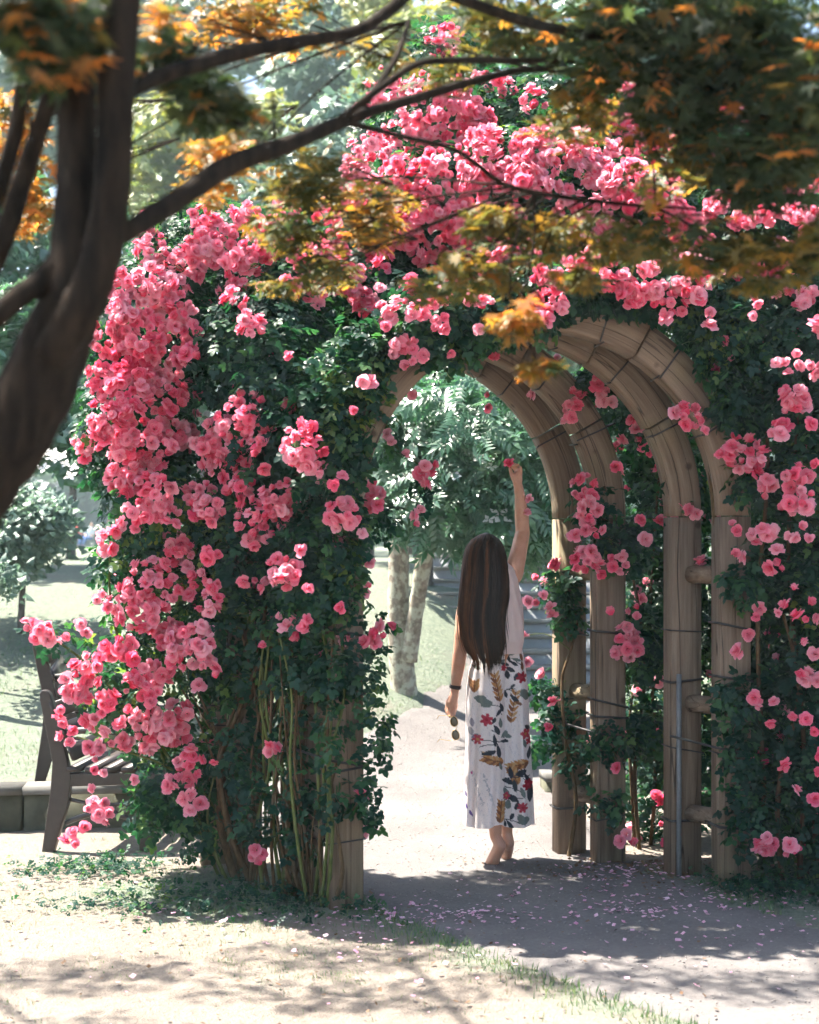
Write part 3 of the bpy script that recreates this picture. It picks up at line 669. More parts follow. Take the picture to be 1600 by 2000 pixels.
CL_REAR = [(1120, 785, 30), (1110, 815, 24), (1165, 740, 22), (1185, 775, 26), (1150, 815, 18), (1240, 830, 22), (1258, 865, 24), (1270, 880, 14), (1290, 918, 16), (1140, 955, 36), (1150, 1000, 28), (1150, 1035, 28), (1175, 1030, 16), (1120, 1045, 20), (1145, 1095, 36), (1205, 1100, 28), (1175, 1110, 20), (1252, 1016, 10), (1263, 1052, 11), (1201, 912, 10), (1320, 1000, 20), (1350, 1000, 20), (1385, 1010, 20), (1362, 1040, 10), (1295, 1020, 16), (1225, 1265, 34), (1220, 1235, 26), (1240, 1195, 22), (1250, 1170, 12), (1192, 1195, 8), (1290, 1328, 16), (1265, 1340, 18), (1245, 1345, 10), (1060, 1165, 14), (1030, 1172, 12), (1075, 1185, 10), (1078, 1200, 9), (1048, 1178, 8), (1030, 1295, 13), (1058, 1318, 10), (1022, 1240, 8), (1074, 1425, 17), (1082, 1370, 10), (1285, 1558, 18), (1225, 1640, 22), (1290, 1610, 12), (1300, 1640, 18), (1385, 1315, 14), (1368, 1095, 9), (1033, 975, 9), (955, 775, 14), (953, 795, 10), (1120, 790, 20), (1030, 1000, 7), (1205, 1500, 8), (1045, 770, 16), (985, 665, 20), (1090, 700, 14)]

def filler(x0, x1, y0, y1, n, r0, r1):
    return [(random.uniform(x0, x1), random.uniform(y0, y1), random.uniform(r0, r1)) for _ in range(n)]
CL_TOP += filler(690, 1250, 170, 500, 70, 18, 42)+filler(1150, 1610, 200, 600, 75, 16, 34)+filler(700, 1150, 460, 620, 34, 16, 28)
CL_LEFT += filler(190, 420, 470, 1000, 26, 18, 34)+filler(420, 760, 420, 590, 18, 16, 32)+filler(150, 420, 1060, 1480, 26, 12, 26)+filler(180, 340, 1240, 1560, 10, 10, 22)+filler(430, 700, 620, 1300, 10, 9, 18)
CL_RIGHT += filler(1470, 1600, 640, 1640, 16, 8, 18)
PER = 760
def climbing_rose(base, label, blobs, free, clusters, free_depth, canes, excl=(0.80, 1.0), extra_blooms=120):
    t = thing('climbing_rose', base, label, 'rose bush', 'climbing roses on the arches')
    ps, ns = [], []
    for b in blobs:
        p, n = blob_points(b, PER)
        u, s, r = tunnel_r(p)
        lim = np.where(u > 0, excl[1], excl[0])
        keep = ~((s > -0.22) & (s < 1.55) & (r < lim)) & (p[:, 2] > 0.04)
        keep &= ~((s > -0.9) & (s <= -0.22) & (r < lim-0.02) & (u > -0.6))
        ps.append(p[keep]); ns.append(n[keep])
    for b in free:
        p, n = blob_points(b, PER*1.6, 0.4); k = p[:, 2] > 0.04
        ps.append(p[k]); ns.append(n[k])
    p = np.concatenate(ps); n = np.concatenate(ns); k = len(p)
    nrm = n*0.6+np.array([0, -.05, .55])+rng.normal(size=(k, 3))*.42
    tan = n*.35+np.array([0, 0, -.35])+rng.normal(size=(k, 3))*.6
    rots = frames_from(nrm, tan); scl = rng.uniform(.06, .108, k)
    pick = foremost(p, 260, 24); rest = np.setdiff1d(np.arange(k), pick)
    individuals('leaf', LEAF_ME, p[pick], rots[pick], scl[pick], t)
    scatter('leaves', ROSE_LEAF, p[rest], rots[rest], scl[rest], M['rose_leaf'], t)
    # blooms in bunches
    bl, bn = [], []
    allb = blobs+free
    for cx, cy, cr in clusters:
        dep, nn = surface_hit(cx, cy, allb, free_depth(cx, cy))
        num = max(1, int(round((cr/12.5)**2*1.0)))
        pts = []
        for tries in range(num*14):
            if len(pts) >= num: break
            a = random.uniform(0, 6.283); q = math.sqrt(random.random())*max(0, cr-9)
            x, y = cx+math.cos(a)*q, cy+math.sin(a)*q
            if all((x-u)**2+(y-v)**2 > 15**2 for u, v in pts): pts.append((x, y))
        for x, y in pts:
            bulge = 0.06*(1-min(1, math.hypot(x-cx, y-cy)/max(cr, 1)))
            bl.append(P(x, y, dep-0.05-bulge+random.uniform(-.03, .02)))
            dd = np.array([(x-cx)/max(cr, 20)*.7, -.55, -(y-cy)/max(cr, 20)*.5+.3])
            bn.append(dd+nn*.5)
    nclus = len(bl)
    # the far sides carry roses too
    ex = rng.choice(k, min(k, 6*extra_blooms), replace=False)
    ex = ex[(n[ex][:, 1] > 0.0) | (n[ex][:, 0] < -0.4)][:extra_blooms//2]
    for i in ex:
        for q in range(2):
            bl.append(Vector(p[i]+n[i]*.05+rng.normal(size=3)*.045)); bn.append(n[i]+np.array([0, 0, .3]))
    bl = np.array([tuple(v) for v in bl]); bn = np.array(bn)+rng.normal(size=(len(bl), 3))*.6
    br = frames_from(bn, rng.normal(size=bn.shape)); bs = rng.uniform(.038, .074, len(bl))
    idx = np.arange(nclus)
    if nclus > 290: idx = np.sort(rng.choice(nclus, 290, replace=False))
    individuals('bloom', ROSE_ME, bl[idx], br[idx], bs[idx], t)
    rest = np.setdiff1d(np.arange(len(bl)), idx)
    if len(rest): scatter('blooms', (np.stack([ROSES[q % len(ROSES)][0] for q in range(len(rest))]), ROSES[0][1], ROSES[0][2]), bl[rest], br[rest], bs[rest], M['petal'], t)
    for pts, r0, mt in canes:
        q, rr = catmull(pts, 6, [r0*(1-.5*i/(len(pts)-1)) for i in range(len(pts))])
        m = MB(); m.tube(q, rr, 6, True, .25); m.build('cane', M[mt], t, True)
    return t

lc = []
for x0, y0, Y0, mids, r0, mt in [
    (470, 1725, 7.15, [(430, 1600, 7.05), (450, 1450, 7.0), (500, 1330, 7.0), (520, 1150, 7.05)], .022, 'cane'),
    (505, 1740, 7.1, [(455, 1640, 7.0), (430, 1500, 6.95), (470, 1380, 6.95), (545, 1200, 7.0)], .016, 'cane'),
    (560, 1755, 6.95, [(585, 1650, 6.88), (592, 1500, 6.88), (597, 1390, 6.88), (580, 1250, 6.9)], .016, 'cane'),
    (600, 1770, 6.85, [(570, 1680, 6.8), (560, 1540, 6.8), (585, 1420, 6.85), (610, 1300, 6.85)], .014, 'cane'),
    (610, 1772, 6.8, [(625, 1660, 6.72), (622, 1520, 6.72), (618, 1400, 6.75), (600, 1200, 6.8)], .012, 'green_cane'),
    (640, 1765, 6.72, [(668, 1715, 6.63), (662, 1640, 6.62), (640, 1450, 6.62), (650, 1250, 6.6)], .012, 'cane'),
    (575, 1760, 6.95, [(545, 1640, 6.95), (520, 1500, 6.95), (550, 1400, 6.95), (575, 1300, 6.95)], .010, 'cane'),
    (620, 1770, 6.8, [(640, 1640, 6.68), (632, 1500, 6.66), (640, 1380, 6.66), (655, 1200, 6.65)], .010, 'green_cane'),
    (530, 1745, 7.0, [(505, 1600, 6.95), (515, 1450, 6.95), (540, 1330, 6.95), (555, 1220, 7.0)], .009, 'cane'),
    (485, 1735, 7.12, [(480, 1600, 7.05), (440, 1480, 7.0), (400, 1380, 7.0), (350, 1280, 7.05)], .010, 'cane'),
    (450, 1720, 7.2, [(390, 1600, 7.1), (330, 1480, 7.05), (250, 1380, 7.0), (150, 1280, 7.0), (70, 1230, 7.0)], .009, 'green_cane'),
    (440, 1715, 7.2, [(360, 1560, 7.1), (280, 1400, 7.0), (220, 1200, 6.95), (215, 1070, 6.95)], .009, 'green_cane'),
    (455, 1720, 7.2, [(420, 1580, 7.1), (330, 1500, 7.0), (220, 1460, 6.95), (150, 1440, 6.95)], .008, 'green_cane')]:
    g = P(x0, y0, Y0); g.z = -0.03
    if r0 > .0095 and 465 < x0 < 606:
        for q_ in range(2):
            jx, jd = random.uniform(-34, 16), random.uniform(-.05, .05)
            lc.append(([g+Vector((jx*.0012, jd, 0))]+[P(a+jx*(.5+.25*i_)+random.uniform(-12, 12), b_, c_+jd) for i_, (a, b_, c_) in enumerate(mids)], random.uniform(.005, .010), random.choice(['cane', 'cane', 'green_cane'])))
    lc.append(([g]+[P(*q) for q in mids], r0, mt))
for q_ in range(22):
    x0 = random.uniform(470, 650); Y0 = 7.1-(x0-470)/180*.42+random.uniform(-.06, .03)
    g = P(x0, 1750, Y0); g.z = -.03; a0 = random.uniform(-40, 40)
    lc.append(([g]+[P(x0+a0*k_/3+random.uniform(-16, 16), 1750-k_*130, Y0-.05-random.uniform(0, .05)) for k_ in range(1, 5)], random.uniform(.004, .011), random.choice(['cane', 'cane', 'green_cane'])))
climbing_rose(P(560, 1760, 6.95)*1.0, 'large climbing rose bush left of the woman, thick with pink blooms, over the left posts', LEFT, LEFT_FREE, CL_LEFT, lambda x, y: 6.9, lc)
tc = [([P(560, 760, 7.4), P(700, 620, 7.3), P(900, 560, 7.4), P(1100, 500, 7.4), P(1350, 520, 7.3), P(1500, 640, 7.3)], .016, 'cane'), ([P(640, 600, 7.7), P(800, 400, 7.8), P(870, 200, 8.2), P(880, 90, 8.3)], .012, 'green_cane'), ([P(1100, 400, 7.9), P(1250, 360, 7.8), P(1500, 450, 7.8)], .012, 'cane'),
      ([P(745, 640, 7.2), P(752, 760, 7.15), P(765, 860, 7.1), P(835, 930, 7.1), P(815, 1020, 7.1)], .005, 'green_cane')]
climbing_rose(P(820, 560, 7.4), 'mass of climbing rose roofing the arches, pink blooms behind maple leaves', TOP, [(1010, 610, 6.8, 90, 55, .12), (920, 620, 6.75, 100, 70, .13), (830, 635, 6.7, 90, 75, .13), (745, 670, 6.68, 45, 50, .12), (1060, 560, 6.8, 120, 55, .13), (1200, 545, 6.85, 120, 50, .13), (1330, 560, 6.9, 100, 55, .13), (1430, 620, 6.9, 70, 70, .13), (1400, 690, 6.92, 35, 60, .08, 1.0), (1375, 640, 6.92, 40, 30, .08, .9), (1425, 770, 6.92, 30, 60, .08, .9), (1290, 590, 6.88, 90, 30, .07), (1150, 580, 6.85, 80, 25, .07), (880, 690, 6.75, 50, 35, .08, .7), (765, 850, 7.1, 14, 45, .05, .5), (822, 950, 7.1, 16, 55, .05, .4)], CL_TOP, lambda x, y: 7.1, tc)
rcx = []
for x0, pts in ((1500, [(1490, 1500, 7.1), (1480, 1200, 7.05), (1500, 900, 7.05), (1480, 700, 7.1)]), (1560, [(1570, 1450, 7.1), (1540, 1100, 7.1), (1560, 800, 7.1)]), (1530, [(1520, 1550, 7.0), (1560, 1350, 7.0), (1530, 1200, 7.0)]), (1460, [(1425, 1450, 7.15), (1408, 1200, 7.15), (1395, 1000, 7.1), (1380, 880, 7.1)]), (1600, [(1590, 1500, 7.1), (1620, 1200, 7.1), (1600, 900, 7.1)])):
    g = P(x0, 1740, 7.1); g.z = -.02; rcx.append(([g]+[P(*q) for q in pts], .014, 'cane'))
climbing_rose(P(1550, 1740, 7.1), 'dark shaded climbing rose wall at the far right, covering the right post', RIGHT, RIGHT_FREE, CL_RIGHT, lambda x, y: 6.95, rcx)
rr_ = []
for x0, Y0, pts in ((1110, 7.8, [(1125, 1560, 7.72), (1105, 1450, 7.74), (1098, 1330, 7.76), (1115, 1270, 7.78), (1140, 1180, 7.75)]), (1250, 8.0, [(1240, 1500, 7.8), (1260, 1300, 7.8), (1230, 1100, 7.75), (1180, 950, 7.6)]), (1270, 8.1, [(1280, 1500, 8.0), (1270, 1200, 8.0), (1290, 900, 8.1)]), (1240, 8.1, [(1235, 1550, 8.0), (1230, 1400, 8.0), (1260, 1250, 8.0)]), (1300, 8.1, [(1300, 1550, 8.0), (1310, 1400, 8.0), (1290, 1250, 8.0)])):
    g = P(x0, 1680, Y0); g.z = -.02; rr_.append(([g]+[P(*q) for q in pts], .012, 'cane'))
rr_.append(([P(1115, 1270, 7.8), P(1070, 1240, 7.85), P(1030, 1240, 7.88)], .003, 'green_cane')); rr_.append(([P(1095, 1150, 7.85), P(1060, 1160, 7.85), P(1035, 1175, 7.85)], .003, 'green_cane'))
rr_.append(([P(1105, 1330, 7.8), P(1060, 1350, 7.85), P(1058, 1318, 7.85)], .003, 'green_cane')); rr_.append(([P(1105, 1400, 7.8), P(1085, 1430, 7.85), P(1074, 1425, 7.85)], .003, 'green_cane'))
climbing_rose(P(1250, 1680, 8.0), 'climbing rose between the two right-hand pairs of posts, its sprays reaching the woman', REAR, REAR_FREE, CL_REAR, lambda x, y: 7.55 if x > 1100 else 7.8, rr_, excl=(.8, .86))

# ------------------------------------------------------------------ foreground maple
def maple():
    base = Vector((-1.06, 2.62, 0))
    t = thing('maple_tree', base, 'dark maple at the left front, leaning trunk, orange and olive leaves overhead', 'tree')
    skel = []
    def limb(name, pts, par, n=14, sub=9, wob=.11):
        Ps = [P(x, y, Y) for x, y, Y, r in pts]; rs = [r/F*Y for x, y, Y, r in pts]
        q, rr = catmull(Ps, sub, rs); m = MB(); m.tube(q, rr, n, True, wob); skel.extend(q[len(q)//3:] if name == 'branch' else []); return m.build(name, M['maple_bark'], par, True)
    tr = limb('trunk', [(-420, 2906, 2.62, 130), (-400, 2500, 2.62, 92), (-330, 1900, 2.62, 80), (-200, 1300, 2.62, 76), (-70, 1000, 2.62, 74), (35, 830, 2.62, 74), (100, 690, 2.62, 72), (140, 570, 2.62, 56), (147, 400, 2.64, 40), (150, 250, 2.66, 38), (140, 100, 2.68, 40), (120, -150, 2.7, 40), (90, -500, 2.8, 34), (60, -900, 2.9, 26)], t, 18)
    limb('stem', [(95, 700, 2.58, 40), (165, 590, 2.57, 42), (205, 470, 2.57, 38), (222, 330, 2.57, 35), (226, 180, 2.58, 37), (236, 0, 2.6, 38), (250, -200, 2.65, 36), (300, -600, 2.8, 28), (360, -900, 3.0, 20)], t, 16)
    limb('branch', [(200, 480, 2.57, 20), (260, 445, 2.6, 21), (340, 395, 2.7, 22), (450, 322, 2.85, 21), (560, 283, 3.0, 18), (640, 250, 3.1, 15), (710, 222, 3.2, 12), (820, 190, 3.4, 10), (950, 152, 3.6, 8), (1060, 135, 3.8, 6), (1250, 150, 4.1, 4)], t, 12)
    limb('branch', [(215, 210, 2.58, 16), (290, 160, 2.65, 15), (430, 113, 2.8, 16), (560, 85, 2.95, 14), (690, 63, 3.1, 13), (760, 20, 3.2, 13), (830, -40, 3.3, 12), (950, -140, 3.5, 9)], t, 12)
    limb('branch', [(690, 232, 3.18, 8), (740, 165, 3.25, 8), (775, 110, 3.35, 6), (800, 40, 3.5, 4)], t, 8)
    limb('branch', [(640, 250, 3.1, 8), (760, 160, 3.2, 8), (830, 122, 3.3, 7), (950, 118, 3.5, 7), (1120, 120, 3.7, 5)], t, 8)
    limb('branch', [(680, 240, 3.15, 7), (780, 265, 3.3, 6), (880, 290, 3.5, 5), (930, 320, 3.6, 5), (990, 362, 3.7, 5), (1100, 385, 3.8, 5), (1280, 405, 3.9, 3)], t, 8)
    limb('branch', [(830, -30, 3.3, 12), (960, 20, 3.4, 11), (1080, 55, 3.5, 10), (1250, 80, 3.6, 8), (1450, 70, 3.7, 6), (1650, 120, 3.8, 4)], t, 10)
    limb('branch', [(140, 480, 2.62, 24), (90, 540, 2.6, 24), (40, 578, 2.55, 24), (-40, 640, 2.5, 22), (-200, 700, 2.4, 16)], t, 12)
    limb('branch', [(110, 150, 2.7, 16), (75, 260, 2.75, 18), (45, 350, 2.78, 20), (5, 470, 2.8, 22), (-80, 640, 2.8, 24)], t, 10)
    limb('branch', [(60, -50, 2.8, 14), (45, 120, 2.8, 14), (30, 260, 2.8, 16), (-20, 420, 2.8, 18)], t, 10)
    # leaf layers: (x, y, depth, half w px, half h px, half depth, count)
    L = [(90, 50, 2.5, 170, 100, .25, 620), (120, 150, 2.75, 130, 60, .2, 160), (330, 130, 3.0, 80, 70, .2, 110), (430, 210, 3.0, 110, 55, .25, 190), (40, 300, 4.2, 90, 160, .3, 300), (60, 420, 4.4, 60, 50, .2, 130), (520, 60, 4.3, 190, 55, .4, 360), (420, 330, 3.9, 110, 70, .35, 170), (330, 50, 3.4, 90, 60, .3, 90),
         (610, 360, 4.3, 150, 75, .4, 330), (740, 420, 4.4, 130, 80, .4, 300), (560, 470, 4.4, 120, 70, .4, 210), (660, 530, 4.5, 130, 50, .35, 150), (560, 560, 4.5, 90, 35, .3, 60),
         (1000, 60, 3.9, 170, 80, .4, 330), (1200, 60, 3.6, 200, 110, .45, 560), (1420, 80, 3.5, 210, 140, .45, 900), (1560, 200, 3.4, 160, 190, .45, 820), (1330, 210, 3.7, 180, 110, .4, 520), (1130, 200, 4.0, 140, 90, .4, 260), (1480, 330, 3.7, 170, 100, .4, 420), (1330, 330, 3.9, 130, 70, .35, 160),
         (1060, 450, 4.0, 170, 60, .35, 210), (1250, 470, 3.9, 180, 55, .35, 260), (1430, 500, 3.8, 180, 60, .35, 280), (1570, 500, 3.7, 100, 70, .3, 160), (930, 540, 4.0, 130, 55, .35, 170), (1020, 620, 3.8, 80, 70, .2, 130), (1045, 715, 3.75, 55, 55, .15, 60), (1130, 540, 3.9, 100, 40, .25, 90), (940, 450, 4.1, 90, 50, .3, 90), (850, 560, 4.2, 90, 35, .3, 70), (1500, 560, 3.8, 110, 25, .2, 60), (760, 120, 4.2, 120, 60, .3, 70), (880, 150, 4.2, 100, 60, .3, 80),
         # upper crown, above the frame
         (300, -450, 2.9, 700, 160, .5, 160), (-600, -250, 3.0, 350, 200, .6, 300), (1900, -200, 3.5, 350, 250, .9, 600)]
    ps = []; tones = []
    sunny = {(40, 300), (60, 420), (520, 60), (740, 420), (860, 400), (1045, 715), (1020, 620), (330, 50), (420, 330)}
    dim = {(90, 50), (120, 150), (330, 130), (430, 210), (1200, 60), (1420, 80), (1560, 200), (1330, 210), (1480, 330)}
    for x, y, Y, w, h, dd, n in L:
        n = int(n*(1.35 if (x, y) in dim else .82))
        tones.append(rng.random(n)*(.28 if (x, y) in dim else .5)+(.5 if (x, y) in sunny else 0 if (x, y) in dim else .2))  # sunny sprays oranger, dim ones darker: light and shade put into leaf tone
        c = np.array(P(x, y, Y)); s = Y/F
        p = unit(n)*(rng.random(n)**.45)[:, None]*np.array([w*s, dd, h*s])+c
        # gather into flat sprays
        k = max(2, n//14); cen = p[rng.integers(0, n, k)]; a = rng.integers(0, k, n)
        p = p*.45+cen[a]*.55; p[:, 2] = p[:, 2]*.8+cen[a][:, 2]*.2
        ps.append(p)
    # shade canopy added out of view, left, overhead and behind, to block sun and sky
    for cx, cy, cz, rx, ry, rz, n in ((-4.2, 6.5, 4.5, .8, .3, .2, 360), (-3.3, 6.75, 4.6, .55, .3, .2, 330), (-2.5, 7.05, 4.7, .5, .28, .2, 330), (-1.6, 6.7, 4.6, .5, .25, .2, 300), (-.8, 6.55, 4.6, .5, .25, .2, 300), (-2.4, 6.45, 4.5, .6, .25, .2, 330), (-.1, 6.5, 4.5, .5, .3, .2, 300), (-3.6, 6.0, 4.4, .9, .3, .3, 360), (-1.9, 7.35, 4.8, .35, .15, .15, 110), (2.2, 4.2, 4.2, 1.2, .9, .4, 800), (-1.7, 2.9, 4.3, 1.2, .8, .4, 2000), (1.2, 2.6, 4.4, 1.8, 1.0, .6, 1400), (.15, 3.85, 4.25, .95, .5, .25, 1700), (.9, 3.6, 4.3, .8, .5, .25, 800), (-1.5, .6, 4.4, 2.0, 1.0, .6, 1000), (1.5, .6, 4.4, 2.0, 1.0, .6, 1000), (-3.6, 3.2, 4.2, 1.0, 1.4, .6, 700), (0, -1.6, 4.3, 3.0, 1.2, .7, 1200)):
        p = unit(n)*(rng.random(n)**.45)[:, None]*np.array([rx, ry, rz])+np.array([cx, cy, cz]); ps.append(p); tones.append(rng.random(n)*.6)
    for x, y, Y, w, h, dd, n in L:
        if y < -150: continue
        c = P(x, y, Y); s0 = min(skel, key=lambda q: (q-c).length); sc_ = Y/F; m = MB()
        for q in range(5):
            e = c+Vector((random.uniform(-.8, .8)*w*sc_, random.uniform(-.6, .6)*dd, random.uniform(-.5, .5)*h*sc_)); st = s0 if q == 0 else (s0*.45+c*.55)
            mid = (st+e)/2+Vector((random.uniform(-.04, .04), 0, random.uniform(0, .06)))
            cc, rr = catmull([st, mid, e], 5, [.004, .0025, .001] if q == 0 else [.0024, .0016, .0008]); m.tube(cc, rr, 5)
        m.build('twig', M['maple_bark'], t)
    p = np.concatenate(ps); k = len(p); tones = np.clip(np.concatenate(tones), 0, .99)
    nrm = np.array([0, -.25, .9])+rng.normal(size=(k, 3))*.38; tan = rng.normal(size=(k, 3))+np.array([0, 0, -.5])
    rots = frames_from(nrm, tan); scl = rng.uniform(.03, .048, k)
    ok_ = np.where(tones > .22)[0]; pick = ok_[foremost(p[ok_], 280, 40)]; rest = np.setdiff1d(np.arange(k), pick)
    individuals('leaf', MAPLE_ME, p[pick], rots[pick], scl[pick], t)
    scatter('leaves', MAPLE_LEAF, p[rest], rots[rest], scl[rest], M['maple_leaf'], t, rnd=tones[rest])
    for a, b in (((150, -100, 2.7), (-4.0, 7.0, 4.5)), ((240, -450, 2.75), (-.6, 7.0, 4.5)), ((300, -500, 2.8), (.6, 4.7, 4.3)), ((120, -400, 2.75), (-2.4, 7.6, 4.65)), ((120, -300, 2.75), (-3.4, 3.4, 4.2)), ((830, -40, 3.3), (2.1, 4.3, 4.2)), ((100, -500, 2.8), (-1.0, .4, 4.3)), ((100, -600, 2.8), (1.3, .8, 4.3))):
        p0 = P(*a); p1 = Vector(b); mid = (p0+p1)/2+Vector((0, 0, .15))
        q, rr = catmull([p0, mid, p1], 6, [.03, .02, .008]); m = MB(); m.tube(q, rr, 8, True, .1); m.build('branch', M['maple_bark'], t, True)
maple()

# ------------------------------------------------------------------ background trees
def bg_tree(name, base, label, trunks, blobs, tmpl, size, mat, bark, n_per_m2=14, cat='tree', group='trees in the park behind', flat=.5, blossoms=None, droop=0.3, singles=0):
    """trunks: list of [(x,y,Y,r px)...] limbs; blobs: photo ellipsoids"""
    t = thing(name, base, label, cat, group)
    for k, pts in enumerate(trunks):
        Ps = [P(x, y, Y) for x, y, Y, r in pts]; rs = [r/F*Y for x, y, Y, r in pts]
        if k == 0: Ps[0].z = min(Ps[0].z, float(height(Ps[0].x, Ps[0].y)))-.05
        q, rr = catmull(Ps, 6, rs); m = MB(); m.tube(q, rr, 12, True, .12); m.build('trunk' if k == 0 else 'branch', M[bark], t, True)
    ps, ns = [], []
    for b in blobs:
        p, n = blob_points(b, n_per_m2, .3); ps.append(p); ns.append(n)
    p = np.concatenate(ps); n = np.concatenate(ns); k = len(p)
    nrm = n*flat+np.array([0, -.15, .6])+rng.normal(size=(k, 3))*.3; tan = n*.5+np.array([0, -.1, -droop])+rng.normal(size=(k, 3))*.45
    fr = frames_from(nrm, tan); sz_ = rng.uniform(.75, 1.25, k)*size; pick = foremost(p, singles, 22) if singles else np.array([], dtype=int)
    if singles: individuals('leaf', np_mesh('leaf', tmpl[0], tmpl[1], M[mat], False, {'rnd': np.zeros(len(tmpl[0]))}), p[pick], fr[pick], sz_[pick], t)
    rest = np.setdiff1d(np.arange(k), pick)
    scatter('crown', tmpl, p[rest], fr[rest], sz_[rest], M[mat], t)
    for bx in blossoms or []:
        b = P(*bx[:3]); sz = bx[3]
        for a in range(1):
            V = []; T = []; A = []
            for q in range(4):
                an = q*math.pi/2+random.uniform(-.15, .15); o = len(V)
                for (l, s) in ((0, 0), (.5, .32), (.5, -.32), (1, 0)):
                    V.append((math.cos(an)*l-math.sin(an)*s, math.sin(an)*l+math.cos(an)*s, .12*l)); A.append(.3+.7*l)
                T += [(o, o+1, o+2), (o+1, o+3, o+2)]
            me = np_mesh('blossom', np.array(V), np.array(T, dtype=np.int32), M['bract'], False, {'pt': np.array(A), 'rnd': np.zeros(len(V))})
            nr = frames_from(np.array([[random.uniform(-.3, .3), -.75, .7]]), rng.normal(size=(1, 3)))[0]
            individuals('blossom', me, [b], [nr], [sz], t)
    return t
def gb(x, Y):
    X = (x-800)/F*Y; return Vector((X, Y, float(height(X, Y))))
bg_tree('walnut_tree', gb(785, 12.3), 'grey lichen-spotted forked tree seen through the arch, crown of drooping leaves', [[(790, 1350, 12.3, 27), (785, 1300, 12.3, 24), (778, 1200, 12.3, 21), (780, 1050, 12.3, 20), (785, 900, 12.2, 18), (800, 780, 12.0, 12)], [(797, 1290, 12.25, 18), (812, 1200, 12.2, 15), (828, 1100, 12.1, 16), (850, 1020, 12.0, 15), (890, 900, 11.7, 11), (960, 830, 11.4, 7)]],
        [(820, 820, 11.6, 110, 95, .8), (930, 830, 11.0, 130, 110, .7), (1010, 930, 10.8, 110, 110, .5), (880, 950, 10.9, 120, 80, .5), (780, 940, 11.4, 80, 75, .5), (1060, 860, 11.2, 90, 120, .6), (960, 1010, 10.8, 110, 45, .35), (1060, 1030, 10.8, 60, 60, .3, .8), (900, 720, 11.9, 120, 60, .6, .6)], FROND, .27, 'tree_leaf', 'grey_bark', 90, droop=.45, singles=240,
        blossoms=[(978, 1008, 10.4, .09), (950, 895, 10.4, .06), (935, 895, 10.4, .06), (960, 912, 10.4, .05), (782, 1005, 10.8, .09), (890, 930, 10.4, .05), (955, 1015, 10.4, .05)])
bg_tree('park_tree', gb(832, 15.5), 'dark straight trunk behind the forked grey tree', [[(830, 1275, 15.5, 24), (830, 1180, 15.5, 20), (828, 1060, 15.5, 18), (832, 900, 15.5, 14)]], [(830, 750, 15.5, 170, 120, 1.2), (760, 830, 15.5, 100, 80, .9)], CLUMP, .3, 'tree_leaf', 'dark_bark', 22)
bg_tree('park_tree', gb(908, 14.0), 'brown trunk and limbs just behind the woman\'s head', [[(915, 1330, 14, 16), (915, 1200, 14, 15), (918, 1120, 14, 15), (900, 1060, 14, 12), (880, 980, 13.8, 8)], [(918, 1120, 14, 12), (985, 1070, 13.8, 13), (1040, 1035, 13.6, 8)]], [(980, 940, 13.5, 130, 90, .8), (900, 900, 13.8, 100, 80, .8)], FROND, .34, 'tree_leaf', 'grey_bark', 40, droop=.45)
bg_tree('park_tree', gb(717, 17.5), 'dark trunk right beside the left rose post in the distance', [[(716, 1125, 17.5, 16), (716, 1050, 17.5, 15), (712, 900, 17.5, 12)]], [(700, 800, 17.5, 110, 100, 1.2)], CLUMP, .3, 'tree_leaf', 'dark_bark', 22)
bg_tree('dogwood_tree', gb(-60, 11.5), 'dogwood at the left with flat white flowers above the shrub', [[(-60, 1250, 11.5, 12), (-45, 1050, 11.5, 11), (20, 880, 11.4, 8), (90, 850, 11.3, 4)]], [(160, 880, 11.2, 90, 70, .4), (60, 800, 11.4, 110, 110, .6), (210, 800, 11.4, 70, 90, .5), (30, 660, 11.6, 90, 110, .6), (180, 920, 11.0, 60, 35, .25)], CLUMP, .2, 'tree_leaf', 'dark_bark', 70, droop=.5,
        blossoms=[(88, 885, 10.7, .05), (105, 883, 10.7, .045), (110, 897, 10.7, .05), (122, 890, 10.7, .05), (65, 906, 10.7, .05), (86, 914, 10.7, .055), (128, 906, 10.7, .045), (143, 912, 10.7, .05), (138, 930, 10.7, .055), (100, 893, 10.7, .05)])
bg_tree('broad_shrub', gb(40, 13.5), 'dark evergreen shrub with sunlit pale tips below the dogwood', [[(40, 1140, 13.5, 7), (50, 1060, 13.5, 6), (70, 1000, 13.5, 4)]], [(50, 1030, 13.3, 85, 55, .7), (20, 980, 13.4, 70, 40, .6), (-60, 1040, 13.4, 90, 80, .7), (90, 1010, 13.1, 45, 40, .4), (40, 1085, 13.4, 70, 35, .5)], FINE, .18, 'pale_leaf', 'dark_bark', 110, 'shrub', 'shrubs on the left lawn')
bg_tree('low_shrub', gb(0, 12.0), 'small pale-tipped shrub cut by the left edge of the picture', [[(-10, 1190, 12, 5), (-5, 1160, 12, 4), (0, 1120, 12, 3)]], [(-5, 1135, 12, 40, 35, .35)], FINE, .16, 'pale_leaf', 'dark_bark', 110, 'shrub', 'shrubs on the left lawn')
bg_tree('park_tree', gb(137, 24), 'slim dark trunk beside the two seated people at the left', [[(138, 1090, 24, 11), (140, 1040, 24, 8), (143, 980, 24, 7), (140, 900, 24, 6)]], [(120, 820, 24, 120, 100, 1.8), (40, 760, 24, 100, 100, 1.8)], CLUMP, .4, 'tree_leaf', 'dark_bark', 12)
bg_tree('park_tree', gb(225, 22), 'thick dark leaning trunk in shade right of the seated people', [[(222, 1085, 22, 22), (225, 1030, 22, 17), (238, 980, 22, 15), (262, 900, 22, 14), (290, 780, 22, 12)]], [(300, 700, 22, 160, 140, 2.0), (260, 560, 23, 150, 130, 2.0)], CLUMP, .42, 'tree_leaf', 'dark_bark', 12)
